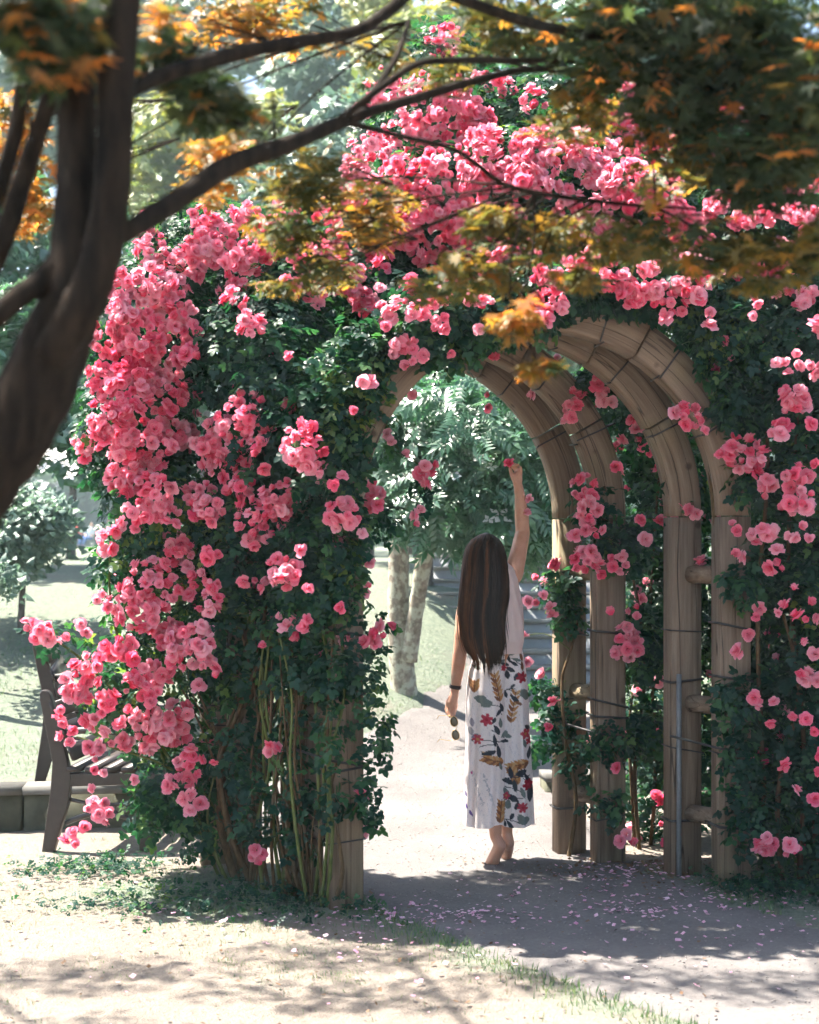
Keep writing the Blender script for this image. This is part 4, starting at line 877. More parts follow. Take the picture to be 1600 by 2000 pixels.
bg_tree('park_tree', gb(30, 17), 'leafy green tree behind the leaning maple trunk at far left', [[(-40, 1110, 17, 16), (-30, 900, 17, 13), (10, 700, 17, 9)]], [(30, 560, 17, 120, 120, 1.2), (-60, 680, 17, 130, 120, 1.2), (60, 740, 17, 90, 80, 1.0), (150, 620, 17.5, 80, 110, 1.0), (0, 420, 17, 120, 100, 1.2)], CLUMP, .3, 'tree_leaf', 'dark_bark', 26)
bg_tree('tall_tree', gb(630, 36), 'tall pale blue-green tree in the sunny gap at the top', [[(630, 1080, 36, 14), (625, 700, 36, 12), (630, 300, 36, 7)]], [(630, 160, 36, 120, 90, 2.4), (600, 300, 36, 150, 110, 2.6), (680, 420, 36, 170, 120, 2.6), (560, 480, 36, 160, 120, 2.4), (640, 40, 37, 100, 70, 2)], CLUMP, .6, 'pale_leaf', 'dark_bark', 7)
bg_tree('tall_tree', gb(390, 30), 'tall yellow-green tree behind the long maple branch', [[(390, 1080, 30, 14), (400, 700, 30, 12), (380, 350, 30, 7)]], [(360, 280, 30, 140, 110, 2.2), (450, 380, 30, 150, 100, 2.2), (300, 420, 30, 130, 110, 2.0), (520, 260, 31, 90, 70, 1.8), (380, 560, 30, 160, 120, 2.2)], CLUMP, .5, 'yellow_leaf', 'dark_bark', 9)
bg_tree('tall_tree', gb(800, 32), 'tall light green tree rising behind the top of the rose roof', [[(800, 1080, 32, 13), (800, 600, 32, 10), (800, 200, 32, 6)]], [(780, 120, 32, 110, 100, 2.2), (830, 280, 32, 150, 120, 2.2), (900, 60, 33, 110, 90, 2), (740, 30, 33, 80, 60, 1.8)], CLUMP, .55, 'yellow_leaf', 'dark_bark', 8)
bg_tree('tall_tree', gb(1200, 28), 'tall tree standing behind the roses on the right', [[(1200, 1080, 28, 15), (1210, 600, 28, 12), (1200, 200, 28, 7)]], [(1150, 150, 28, 200, 150, 2.6), (1350, 250, 28, 200, 170, 2.6), (1200, 400, 28, 220, 160, 2.6), (1500, 350, 29, 200, 200, 2.6), (1350, 0, 29, 250, 120, 2.5), (1100, 640, 26, 170, 120, 2.0)], CLUMP, .55, 'tree_leaf', 'dark_bark', 8)
bg_tree('tall_tree', gb(250, 44), 'tall pale tree closing the gap at the upper left', [[(250, 1080, 44, 12), (250, 500, 44, 9), (280, 100, 44, 5)]], [(200, 80, 44, 160, 130, 3), (380, 60, 44, 150, 110, 3), (80, 200, 45, 150, 150, 3), (300, 250, 45, 150, 120, 3), (520, 60, 46, 110, 90, 3), (0, 60, 46, 140, 120, 3)], CLUMP, .75, 'pale_leaf', 'dark_bark', 5)
bg_tree('park_tree', gb(560, 20), 'blue-green tree in the gap between maple branch and rose roof', [[(540, 1080, 20, 14), (545, 700, 20, 11), (560, 400, 20, 7)]], [(600, 330, 20, 110, 90, 1.2), (480, 420, 20, 120, 90, 1.2), (680, 230, 20.5, 80, 60, 1.0)], CLUMP, .34, 'pale_leaf', 'dark_bark', 14)
# far wood behind everything
def far_wood():
    n = 9000
    ang = rng.uniform(-1.25, 1.25, n); d = rng.uniform(95, 150, n)
    top = 13+6*np.sin(ang*9)+4*np.sin(ang*23+1)
    p = np.stack([np.sin(ang)*d, np.cos(ang)*d, 1.2+rng.random(n)**.8*top], 1)
    nrm = np.array([0, -.6, .6])+rng.normal(size=(n, 3))*.5
    o = scatter('far_woodland', CLUMP, p, frames_from(nrm, rng.normal(size=(n, 3))), rng.uniform(2.2, 4.2, n), M['pale_leaf'], None)
    tag(o, 'hazy far woodland closing the view behind the park', 'woodland', kind='stuff')
far_wood()

def slate_building():
    c = gb(150, 100); t = thing('building', c, 'low slate-grey building far behind the two seated people', 'building')
    b = MB(); b.box(c+Vector((0, 0, 2.2)), (7, 0, 0), (0, 2, 0), (0, 0, 2.2)); b.build('wall', M['slate'], t)
    b = MB(); b.box(c+Vector((0, 0, 4.5)), (7.3, 0, 0), (0, 2.3, 0), (0, 0, .12)); b.build('roof', M['concrete'], t)
    for k in range(9):
        b = MB(); b.box(c+Vector((-6.2+1.55*k, -2.03, 2.1)), (.62, 0, 0), (0, .04, 0), (0, 0, 1.9)); b.build('panel', M['slate'], t)
slate_building()

# ------------------------------------------------------------------ benches
def bench(near, yaw, z0, label, length=1.25):
    """near end frame at `near`; seat faces +x (local), length runs +y (local)"""
    c = Vector((near[0], near[1], z0)); Rz = Matrix.Rotation(yaw, 3, 'Z')
    t = thing('garden_bench', c, label, 'bench', 'brown benches beside the roses')
    def W(x, y, z): return c+Rz@Vector((x, y, z))
    def plate(name, outl, y0, y1, mat, bev=.0):
        n = len(outl); V = [W(x, y0, z) for x, z in outl]+[W(x, y1, z) for x, z in outl]
        me = bpy.data.meshes.new(name); faces = [tuple(range(n)), tuple(reversed(range(n, 2*n)))]+[(i, i+n, (i+1) % n+n, (i+1) % n) for i in range(n)]
        me.from_pydata([tuple(v) for v in V], [], faces); me.update(); me.materials.append(M[mat])
        o = obj(name, me, t)
        bv = o.modifiers.new('bevel', 'BEVEL'); bv.width = .007; bv.segments = 2
        return o
    for y in (0, length-.05):
        plate('back_leg', [(-.012, 0), (.05, 0), (.13, .26), (.145, .40), (.115, .52), (.075, .70), (.035, .82), (.02, .84), (-.005, .845), (-.022, .83), (-.022, .80), (.03, .55), (.045, .47), (.035, .33)], y, y+.05, 'bench')
        plate('front_leg', [(.50, 0), (.565, 0), (.60, .36), (.60, .42), (.52, .42), (.50, .36)], y, y+.05, 'bench')
        plate('seat_rail', [(.12, .345), (.505, .36), (.505, .425), (.14, .415)], y+.004, y+.046, 'bench')
        # curved stretcher and ornament under the seat
        m = MB(); m.tube([W(.11+.40*k/8, y+.025, .155+.055*math.sin(math.pi*k/8)) for k in range(9)], .014, 8); m.build('stretcher', M['bench_iron'], t, True)
        m = MB(); m.tube([W(.125+.38*k/8, y+.025, .28-.03*math.sin(math.pi*k/8)) for k in range(9)], .010, 8); m.build('stretcher', M['bench_iron'], t, True)
        for q in range(3):
            m = MB(); cx = .24+.08*q; m.tube([W(cx+.03*math.cos(a), y+.025, .235+.03*math.sin(a)) for a in np.linspace(0, 2*math.pi, 13)], .006, 6, False); m.build('ornament', M['bench_iron'], t, True)
        # armrest
        m = MB(); m.tube([W(.06, y+.025, .62), W(.2, y+.025, .635), W(.4, y+.025, .63), W(.55, y+.025, .61), W(.59, y+.025, .57), W(.575, y+.025, .42)], [.017, .018, .02, .02, .018, .016], 10); m.build('armrest', M['bench_iron'], t, True)
    for k in range(5):
        b = MB(); x = .16+.095*k; b.box(W(x, length/2, .436), Rz@Vector((.036, 0, 0)), Rz@Vector((0, length/2+.01, 0)), (0, 0, .012)); b.build('seat_slat', M['bench'], t)
    for k in range(3):
        z = .52+.11*k; x = .115-.047*k+.03
        b = MB(); b.box(W(x, length/2, z), Rz@Vector((.009, 0, .0)), Rz@Vector((0, length/2+.005, 0)), Rz@Vector((-.014, 0, .038))); b.build('back_slat', M['bench'], t)
bench((-1.89, 7.93), R(-4), -.005, 'nearer brown bench half hidden by the rose bush at the left')
bench((-2.2, 9.05), R(10), .18, 'second dark bench, behind the nearer one, past the kerb', 1.2)

# ------------------------------------------------------------------ the woman
YW = 7.6
def Q(x, y, dy=0.0):
    """photo pixel on the woman's own plane, pushed dy metres away"""
    p = P(x, y, YW); return Vector((p.x, YW+dy, p.z))
def capsule(mb, p0, r0, p1, r1, n=14):
    p0, p1 = Vector(p0), Vector(p1); d = (p1-p0); L = d.length; d.normalize()
    up = Vector((0, 0, 1)) if abs(d.z) < .9 else Vector((1, 0, 0)); a = d.cross(up).normalized(); b = a.cross(d)
    rings = []
    for k in range(1, 5):
        t = math.pi/2*k/5; rings.append((p0-d*(r0*math.cos(t)), r0*math.sin(t)))
    rings.append((p0, r0)); rings.append(((p0+p1)/2, (r0+r1)/2)); rings.append((p1, r1))
    for k in range(4, 0, -1):
        t = math.pi/2*k/5; rings.append((p1+d*(r1*math.cos(t)), r1*math.sin(t)))
    mb.loft([[c+a*(r*math.cos(2*math.pi*i/n))+b*(r*math.sin(2*math.pi*i/n)) for i in range(n)] for c, r in rings])
def chain(mb, pts, rads):
    for i in range(len(pts)-1): capsule(mb, pts[i], rads[i], pts[i+1], rads[i+1])
def ellips(mb, c, rx, ry, rz, n=16):
    c = Vector(c); rings = []
    for j in range(1, n//2):
        t = math.pi*j/(n//2); rings.append([c+Vector((rx*math.sin(t)*math.cos(2*math.pi*i/n), ry*math.sin(t)*math.sin(2*math.pi*i/n), rz*math.cos(t))) for i in range(n)])
    rings.reverse(); mb.loft(rings)

woman = thing('person', Q(968, 1692), 'woman seen from behind on tiptoe, floral trousers, arm raised to a rose', 'person')
def woman_body():
    b = MB()
    # head, neck, face (turned away)
    hc = Q(948, 1090, .03); ellips(b, hc, .073, .092, .108); ellips(b, hc+Vector((0, .02, -.06)), .055, .07, .062)
    capsule(b, hc+Vector((0, .085, -.02)), .012, hc+Vector((0, .105, -.045)), .013)           # nose
    ellips(b, hc+Vector((0, .075, -.085)), .022, .018, .009)                                   # lips
    for s in (-1, 1):
        ellips(b, hc+Vector((.074*s, 0, -.02)), .012, .018, .03); ellips(b, hc+Vector((.03*s, .074, .0)), .014, .016, .009)
    chain(b, [hc+Vector((.005, -.005, -.07)), Q(955, 1135, .03)], [.047, .052])
    # torso
    chain(b, [Q(962, 1150, .03), Q(964, 1200, .02), Q(970, 1255, .03), Q(972, 1310, .05)], [.085, .085, .08, .075])
    chain(b, [Q(925, 1145, .02), Q(960, 1140, .03), Q(1000, 1125, .04)], [.05, .06, .052])
    # raised arm
    chain(b, [Q(1004, 1122, .05), Q(1013, 1090, .08), Q(1025, 1040, .14)], [.05, .044, .037])
    chain(b, [Q(1025, 1040, .14), Q(1023, 1008, .13), Q(1018, 962, .10), Q(1014, 945, .09)], [.036, .036, .026, .023])
    # raised hand: palm, fingers pinching the rose, thumb
    chain(b, [Q(1014, 947, .09), Q(1011, 930, .08)], [.022, .026]); chain(b, [Q(1016, 940, .085), Q(1016, 922, .075)], [.018, .018])
    for (pts, r) in (([(1012, 922, .09), (1005, 910, .095), (998, 909, .085)], .0088), ([(1015, 919, .08), (1009, 906, .08), (1001, 903, .075)], .0088), ([(1018, 919, .07), (1014, 907, .065), (1006, 907, .06)], .0082), ([(1020, 922, .06), (1019, 912, .055), (1013, 914, .05)], .0075)):
        chain(b, [Q(*p) for p in pts], [r, r, r*.85])
    chain(b, [Q(1007, 938, .07), Q(1001, 925, .06), Q(998, 914, .065)], [.0125, .0105, .009])
    # hanging arm
    chain(b, [Q(918, 1150, .02), Q(906, 1205, .0), Q(900, 1262, -.02)], [.048, .041, .036])
    chain(b, [Q(900, 1262, -.02), Q(896, 1295, -.01), Q(891, 1336, .01), Q(889, 1348, .015)], [.036, .035, .026, .023])
    chain(b, [Q(889, 1350, .015), Q(884, 1372, .02)], [.021, .027]); chain(b, [Q(885, 1358, .02), Q(878, 1374, .03)], [.017, .02])
    for (pts, r) in (([(875, 1374, .045), (872, 1388, .055), (875, 1398, .05)], .0085), ([(879, 1377, .035), (876, 1391, .04), (879, 1401, .03)], .009), ([(884, 1378, .02), (882, 1392, .02), (884, 1401, .01)], .0088), ([(888, 1376, .01), (888, 1388, .005), (888, 1396, -.005)], .0078)):
        chain(b, [Q(*p) for p in pts], [r, r, r*.85])
    chain(b, [Q(887, 1362, .04), Q(892, 1378, .04), Q(889, 1391, .03)], [.0115, .010, .0085])
    # legs and feet, heels lifted
    chain(b, [Q(950, 1320, .05), Q(955, 1440, .03), Q(962, 1560, -.01), Q(967, 1618, -.02), Q(968, 1632, -.02)], [.07, .06, .05, .032, .030])
    chain(b, [Q(968, 1632, -.02), Q(976, 1648, -.045), Q(970, 1662, -.02)], [.028, .031, .030])       # ankle, heel
    chain(b, [Q(976, 1648, -.045), Q(967, 1672, .0), Q(962, 1688, .03)], [.030, .031, .034]); chain(b, [Q(964, 1684, .03), Q(958, 1690, .07)], [.026, .016])
    chain(b, [Q(998, 1320, .07), Q(1000, 1440, .08), Q(995, 1560, .07), Q(991, 1618, .06), Q(992, 1632, .06)], [.065, .055, .048, .030, .028])
    chain(b, [Q(992, 1632, .06), Q(995, 1650, .045), Q(993, 1663, .08)], [.027, .029, .028])
    chain(b, [Q(995, 1650, .045), Q(994, 1668, .10), Q(992, 1680, .14)], [.028, .030, .032]); chain(b, [Q(992, 1678, .14), Q(990, 1681, .18)], [.024, .015])
    me = b.mesh('body', M['skin'], True)
    tmp = bpy.data.objects.new('body', me); link(tmp)
    rm = tmp.modifiers.new('remesh', 'REMESH'); rm.mode = 'VOXEL'; rm.voxel_size = .0042; rm.use_smooth_shade = True
    sm = tmp.modifiers.new('smooth', 'SMOOTH'); sm.iterations = 5; sm.factor = .5
    dg = bpy.context.evaluated_depsgraph_get(); me2 = bpy.data.meshes.new_from_object(tmp.evaluated_get(dg))
    bpy.data.objects.remove(tmp); me2.name = 'body'
    me2.polygons.foreach_set('use_smooth', np.ones(len(me2.polygons), dtype=bool))
    if not me2.materials: me2.materials.append(M['skin'])
    obj('body', me2, woman)
woman_body()

# --- floral print, laid out on the cloth in the same units the trousers are cut in
DK = (0.035, 0.045, 0.06); GR = (0.16, 0.20, 0.19); RD = (0.46, 0.05, 0.085); RD2 = (0.33, 0.02, 0.04); OR = (0.46, 0.22, 0.085); BR = (0.20, 0.09, 0.05); TN = (0.52, 0.33, 0.16)
def print_colour(x, y):
    c = np.tile(np.array([0.82, 0.76, 0.76]), (len(x), 1))
    fa = 0.5+0.5*np.sin(x*.9+np.sin(y*.23)*2)*np.sin(y*.11+np.sin(x*.5)*1.5)
    faint = (fa > .9); c[faint] *= np.array([.78, .80, .86])
    def put(mask, col): c[mask] = np.array(col)
    def leafm(cx, cy, L, w, ang, col):
        a = R(ang); dx, dy = x-cx, y-cy; u = dx*math.cos(a)+dy*math.sin(a); v = -dx*math.sin(a)+dy*math.cos(a)
        t = u/L; put((np.abs(t) < 1) & (np.abs(v) < w*np.maximum(1-t*t, 0)**.8*(1+.3*t)), col)
    def stem(x0, y0, x1, y1, w=.9, col=DK):
        d = np.array([x1-x0, y1-y0], float); L2 = d@d; t = np.clip(((x-x0)*d[0]+(y-y0)*d[1])/L2, 0, 1)
        put(np.hypot(x-x0-t*d[0], y-y0-t*d[1]+2*np.sin(t*3.1)) < w, col)
    def flower(cx, cy, r, col, col2=None, n=6, ph=0):
        dx, dy = x-cx, y-cy; a = np.arctan2(dy, dx); q = np.hypot(dx, dy)
        put(q < r*(.55+.45*np.abs(np.cos((a+ph)*n/2))), col); put(q < r*.25, col2 or OR)
    def bunch(cx, cy, L, ang, flip=1):
        a = R(ang); 
        for k in range(6):
            t = -1+k*.38; px_, py_ = cx+math.cos(a)*L*t, cy+math.sin(a)*L*t
            for s in (-1, 1):
                leafm(px_+s*math.sin(a)*4.5, py_-s*math.cos(a)*4.5, 9, 3.0, ang+s*38*flip, (OR, TN, BR, OR)[(k*2+(s > 0)) % 4])
            leafm(px_, py_, 6, 1.3, ang, BR)
    # tangle at the waist
    for k, (sx, sy, a) in enumerate([(985, 1272, 20), (1000, 1276, -30), (1012, 1270, 40), (992, 1284, 65), (1008, 1288, 15), (1018, 1282, 75), (1003, 1295, 30), (978, 1290, -10), (1020, 1300, 85), (940, 1285, 70), (928, 1300, 20), (950, 1290, 60)]): leafm(sx, sy, 10, 3.2, a, (DK, GR, BR)[k % 3])
    for s in [(975, 1275, 1020, 1300), (985, 1268, 1010, 1295), (1020, 1270, 980, 1300)]: stem(*s)
    bunch(969, 1338, 24, 78); bunch(1002, 1378, 28, 100); bunch(960, 1478, 18, 20); bunch(1010, 1493, 18, -15); bunch(1003, 1512, 14, 65); bunch(977, 1580, 18, 95); bunch(925, 1335, 7, 90)
    for s in [(955, 1365, 978, 1392), (958, 1372, 980, 1380), (990, 1345, 1018, 1358), (985, 1348, 1005, 1345), (958, 1420, 985, 1440), (940, 1440, 975, 1445), (935, 1452, 970, 1448), (990, 1500, 1030, 1525), (985, 1520, 1035, 1515), (985, 1535, 1020, 1545), (985, 1598, 1015, 1605), (1000, 1560, 1025, 1540), (920, 1440, 940, 1465), (985, 1560, 1020, 1556)]: stem(*s)
    for a in [(937, 1361, 14, 8, 15, GR), (948, 1370, 12, 7, -15, GR), (1022, 1352, 9, 8, 60, GR), (1028, 1360, 9, 7, 10, GR), (1022, 1600, 12, 8, -5, GR), (1016, 1594, 8, 7, 60, GR),
              (990, 1316, 9, 5, 80, DK), (1008, 1320, 9, 4.5, 120, DK), (995, 1306, 11, 4, 25, DK), (985, 1296, 10, 3.5, 20, DK), (978, 1378, 10, 4, 70, DK), (972, 1388, 9, 3.5, -50, DK), (962, 1402, 7, 4, -60, DK), (968, 1420, 12, 4.5, 60, DK), (976, 1408, 10, 4, 85, GR), (964, 1440, 13, 4, 80, DK), (984, 1432, 9, 4.5, -35, GR), (990, 1436, 9, 4, 10, GR), (984, 1445, 9, 3.5, 10, DK), (1000, 1340, 7, 3, -50, DK), (987, 1354, 8, 3.4, 75, DK), (1004, 1363, 12, 4, 40, DK), (1012, 1372, 8, 3, 20, BR),
              (952, 1464, 15, 5, -12, DK), (972, 1462, 14, 4.5, 80, DK), (976, 1492, 8, 3, 70, GR), (1016, 1508, 13, 6, -25, DK), (997, 1507, 11, 5, 80, DK), (990, 1523, 13, 5, 25, DK), (1005, 1532, 13, 4.5, 80, DK), (1000, 1556, 14, 6, 30, DK), (988, 1545, 12, 5, 60, GR), (1036, 1545, 22, 7, 92, DK), (1030, 1520, 16, 4, 60, DK), (992, 1568, 10, 6, 95, GR), (1009, 1571, 9, 4, 110, DK), (999, 1592, 8, 4, -60, DK), (996, 1608, 12, 4, 50, DK), (1020, 1545, 12, 4, 70, GR), (986, 1606, 7, 3, 80, DK), (1034, 1470, 12, 5, 100, DK), (1030, 1420, 8, 4, 40, DK), (1024, 1450, 9, 4, 70, GR),
              (920, 1405, 9, 4.5, 80, (.30, .29, .36)), (918, 1422, 9, 5, 70, (.36, .35, .38)), (925, 1432, 8, 3.5, -30, (.2, .2, .28)), (910, 1568, 6, 2, 80, (.12, .08, .25)), (918, 1580, 7, 2.6, 60, (.14, .09, .27)), (909, 1545, 6, 2, 85, (.12, .1, .2)), (920, 1503, 4, 2, 80, (.4, .05, .2))]: leafm(*a)
    for f in [(948, 1400, 13, RD, RD2, 6, .3), (931, 1438, 11, RD, OR, 6, 0), (1026, 1432, 11, RD, OR, 5, .5), (983, 1303, 7, RD, RD2, 5, 0), (1019, 1322, 12, RD2, RD, 6, .2), (1031, 1531, 12, RD2, RD, 6, .1), (1020, 1574, 11, RD, RD2, 7, .6), (988, 1552, 8, RD, OR, 5, 0), (1034, 1447, 8, RD, RD2, 5, .2)]: flower(*f)
    for k in range(26):
        leafm(922+((k*37) % 40), 1500+((k*53) % 62), 4+(k % 3), 1.0, 60+(k*47) % 90, (.45, .45, .50))
    return c
def trousers():
    rows, nth = 210, 170; V = []; C = []; quads = []
    tabs = {'L': [(1264, 934, 986, .085), (1285, 924, 986, .10), (1310, 916, 986, .115), (1345, 911, 985, .125), (1400, 909, 984, .13), (1500, 907, 984, .13), (1607, 904, 982, .135)],
            'R': [(1264, 966, 1021, .085), (1285, 968, 1025, .10), (1310, 970, 1029, .115), (1345, 973, 1033, .12), (1400, 976, 1035, .12), (1500, 978, 1040, .12), (1613, 979, 1045, .125)]}
    for key, dyc in (('L', .0), ('R', .08)):
        tb = np.array(tabs[key]); ys = np.linspace(tb[0, 0], tb[-1, 0], rows); b0 = len(V)
        for i, y in enumerate(ys):
            xl, xr, dp = (np.interp(y, tb[:, 0], tb[:, j]) for j in (1, 2, 3)); t = i/(rows-1)
            for k in range(nth):
                a = 2*math.pi*k/nth; ca, sa = math.cos(a), math.sin(a)
                fold = 1+(.022+.10*t)*math.sin(5*a+(1.3 if key == 'L' else .4)+t*1.2)+(.01+.035*t)*math.sin(11*a+t*3+1)
                sx = abs(ca)**.85*(1 if ca > 0 else -1); sy = abs(sa)**.85*(1 if sa > 0 else -1)
                x = (xl+xr)/2+(xr-xl)/2*sx*(1+(fold-1)*.4); d = dyc+dp*sy*fold
                hem = 2.0*math.sin(3*a+1)*t**6
                p = Q(x, y+hem, d); V.append(tuple(p)); C.append((x, y+(0 if sa < 0.2 else 170), a))
        a_ = np.array([b0+i*nth+k for i in range(rows-1) for k in range(nth)]); bn = np.array([b0+i*nth+(k+1) % nth for i in range(rows-1) for k in range(nth)])
        quads.append(np.stack([a_, bn, bn+nth, a_+nth], 1))
    C = np.array(C); yy = np.where(C[:, 1] > 1613, C[:, 1]-170, C[:, 1])
    col = print_colour(C[:, 0], yy)
    obj('trousers', np_mesh('trousers', np.array(V), np.concatenate(quads), M['print'], True, {'print': col}), woman)
trousers()
def blouse():
    tb = np.array([(1102, 952, 16, .05), (1108, 958, 34, .075), (1118, 960, 46, .085), (1135, 961, 51, .095), (1180, 965, 55, .105), (1225, 968, 56, .11), (1252, 973, 51, .105), (1268, 977, 44, .09), (1276, 977, 43, .085)])
    rings = []
    for y in np.linspace(1102, 1276, 60):
        cx, hw, dp = (np.interp(y, tb[:, 0], tb[:, j]) for j in (1, 2, 3)); ring = []
        for k in range(96):
            a = 2*math.pi*k/96; t = (y-1102)/174
            f = 1+.03*math.sin(7*a+t*5)*t+.018*math.sin(13*a-t*8)*math.sin(math.pi*t)
            tilt = -10*math.cos(a)*max(0, 1-t*3.2)
            ring.append(Q(cx+hw*math.cos(a)*f, y+tilt, .02+dp*math.sin(a)*f))
        rings.append(ring)
    b = MB(); b.loft(rings, False)
    # flutter of cloth at the raised shoulder
    b.build('blouse', M['blouse'], woman, True)
blouse()
def hair():
    tb = np.array([(1040, 950, 2, .02, .03), (1044, 950, 12, .05, .03), (1052, 949, 25, .085, .03), (1065, 948, 34, .105, .02), (1085, 947, 40, .115, .01), (1110, 947, 43, .10, -.02), (1135, 946, 45, .075, -.055), (1165, 943, 46, .055, -.085), (1200, 938, 42, .05, -.105), (1240, 941, 38, .045, -.12), (1265, 945, 33, .038, -.125), (1290, 950, 25, .028, -.125)])
    def sect(y): return [np.interp(y, tb[:, 0], tb[:, j]) for j in (1, 2, 3, 4)]
    V = []; Fq = []; A = []
    rows, nth = 70, 120
    for i in range(rows):
        y = 1040+(1262-1040)*i/(rows-1); cx, hw, dp, dy = sect(y)
        for k in range(nth):
            a = 2*math.pi*k/nth; rid = 1+.06*math.sin(13*a+2*math.sin(y*.012))+.03*math.sin(31*a+y*.006)
            p = Q(cx+hw*math.cos(a)*rid*.94, y, dy+dp*math.sin(a)*rid*.94); V.append(tuple(p)); A.append(.15+.2*(math.sin(17*a) > .3)+.25*max(0, -math.cos(a)))  # shell tone lightens to the left, rim light put into the colour
    for i in range(rows-1):
        for k in range(nth): Fq.append((i*nth+k, i*nth+(k+1) % nth, (i+1)*nth+(k+1) % nth, (i+1)*nth+k))
    locks = [(random.uniform(0, 6.283), random.uniform(-.05, .06), random.gauss(0, 12), random.gauss(0, .12), random.gauss(0, .24)) for _ in range(54)]
    for s in range(1500):
        a = random.uniform(0, 2*math.pi); 
        if random.random() < .6: a = random.uniform(math.pi*.95, 2.05*math.pi)
        yend = 1292-abs(math.cos(a))*22+9*math.sin(a*9)+random.gauss(0, 8)-(25 if random.random() < .25 else 0); ystart = random.uniform(1042, 1075) if random.random() < .75 else random.uniform(1075, 1180)
        lk_ = min(locks, key=lambda q: abs((q[0]-a+math.pi) % (2*math.pi)-math.pi)); yend += lk_[2]; a = a*.72+.28*(a+((lk_[0]-a+math.pi) % (2*math.pi)-math.pi))
        da = lk_[3]+random.gauss(0, .05); r0 = random.uniform(.95, 1.03)+lk_[1]*.5; wv = random.uniform(0, 6); n = 15; o = len(V)
        fl = lk_[1]*1.5+random.gauss(0, .04) if random.random() < .86 else random.gauss(.08, .2)
        wamp = .03 if random.random() < .75 else .09
        w = random.uniform(.0016, .0034); tone = min(1, max(0, random.gauss(.32, .16)+lk_[4]+.38*max(0, -math.cos(a))))  # left-hand strands toned browner to paint in the warm lit edge
        for i in range(n):
            t = i/(n-1); y = ystart+(yend-ystart)*t; cx, hw, dp, dy = sect(y); aa = a+da*t+wamp*math.sin(wv+t*5)
            rr = r0+fl*t**3
            c = Q(cx+hw*math.cos(aa)*rr, y, dy+dp*math.sin(aa)*rr); ww = w*(1 if t < .85 else (1-t)/.15+.1)
            tx = Vector((-math.sin(aa)*hw/395, math.cos(aa)*dp, 0)).normalized(); nn_ = Vector((math.cos(aa), math.sin(aa), 0))
            for v in (c+tx*ww, c+nn_*ww*.9, c-tx*ww): V.append(tuple(v)); A.append(tone)
        for i in range(n-1):
            for k in range(2): Fq.append((o+i*3+k, o+i*3+k+1, o+(i+1)*3+k+1, o+(i+1)*3+k))
    obj('hair', np_mesh('hair', np.array(V), np.array(Fq, dtype=np.int32), M['hair'], True, {'rnd': np.array(A)}), woman)
hair()
def wrist_strap():
    c = Q(890, 1341, .012); ax = (Q(889, 1350, .015)-Q(892, 1330, .008)).normalized(); u = ax.cross(Vector((0, 1, 0))).normalized(); v = ax.cross(u)
    m = MB(); rings = []
    for k in range(24):
        a = 2*math.pi*k/24; d = u*math.cos(a)+v*math.sin(a)
        rings.append([c+d*.0275-ax*.009, c+d*.0305-ax*.009, c+d*.0305+ax*.009, c+d*.0275+ax*.009])
    rings.append(rings[0]); m.loft(rings, False); m.build('wrist_strap', M['strap'], woman, True)
wrist_strap()
def sunglasses():
    t = thing('sunglasses', Q(888, 1440, .0), 'thin gold sunglasses dangling from the woman\'s lowered hand', 'sunglasses')
    dn = Vector((.10, 0, -1)).normalized(); sd = Vector((1, .15, 0)).normalized()
    def lens(cx, cy):
        c = Q(cx, cy, .0); pts = []
        for k in range(20):
            a = 2*math.pi*k/20; pts.append(c+sd*(.019*math.cos(a)*(1+.12*math.sin(a)))+dn*(.026*math.sin(a)))
        nrm = sd.cross(dn).normalized(); m = MB()
        m.loft([[p-nrm*.001 for p in pts], [c+(p-c)*.6-nrm*.003 for p in pts]]); l = m.build('lens', M['lens'], t, True)
        m = MB(); m.tube(pts+[pts[0]], .0016, 6, False); m.build('rim', M['gold'], t, True)
    lens(887, 1409); lens(890, 1435)
    m = MB(); m.tube([Q(890, 1419), Q(893, 1422), Q(891, 1426)], .0015, 6); m.build('bridge', M['gold'], t)
    m = MB(); m.tube([Q(882, 1400), Q(876, 1399, .03), Q(858, 1402, .10), Q(855, 1409, .115)], .0014, 6); m.build('temple_arm', M['gold'], t)
    m = MB(); m.tube([Q(887, 1445), Q(880, 1448, .03), Q(860, 1449, .10), Q(855, 1455, .115)], .0014, 6); m.build('temple_arm', M['gold'], t)
sunglasses()
# the rose in her raised hand
hr = thing('rose', Q(998, 908, .07), 'single pink rose between the woman\'s raised fingers', 'rose')
hm = Matrix.Translation(Q(996, 903, .072))@Matrix.Rotation(R(35), 4, 'X')@Matrix.Rotation(R(-30), 4, 'Y')@Matrix.Scale(.062, 4)
obj('bloom', ROSE_ME[1], hr, hm)
m = MB(); m.tube([Q(997, 907, .072), Q(1000, 912, .072), Q(1003, 921, .074)], .0018, 6); m.build('stem', M['green_cane'], hr)

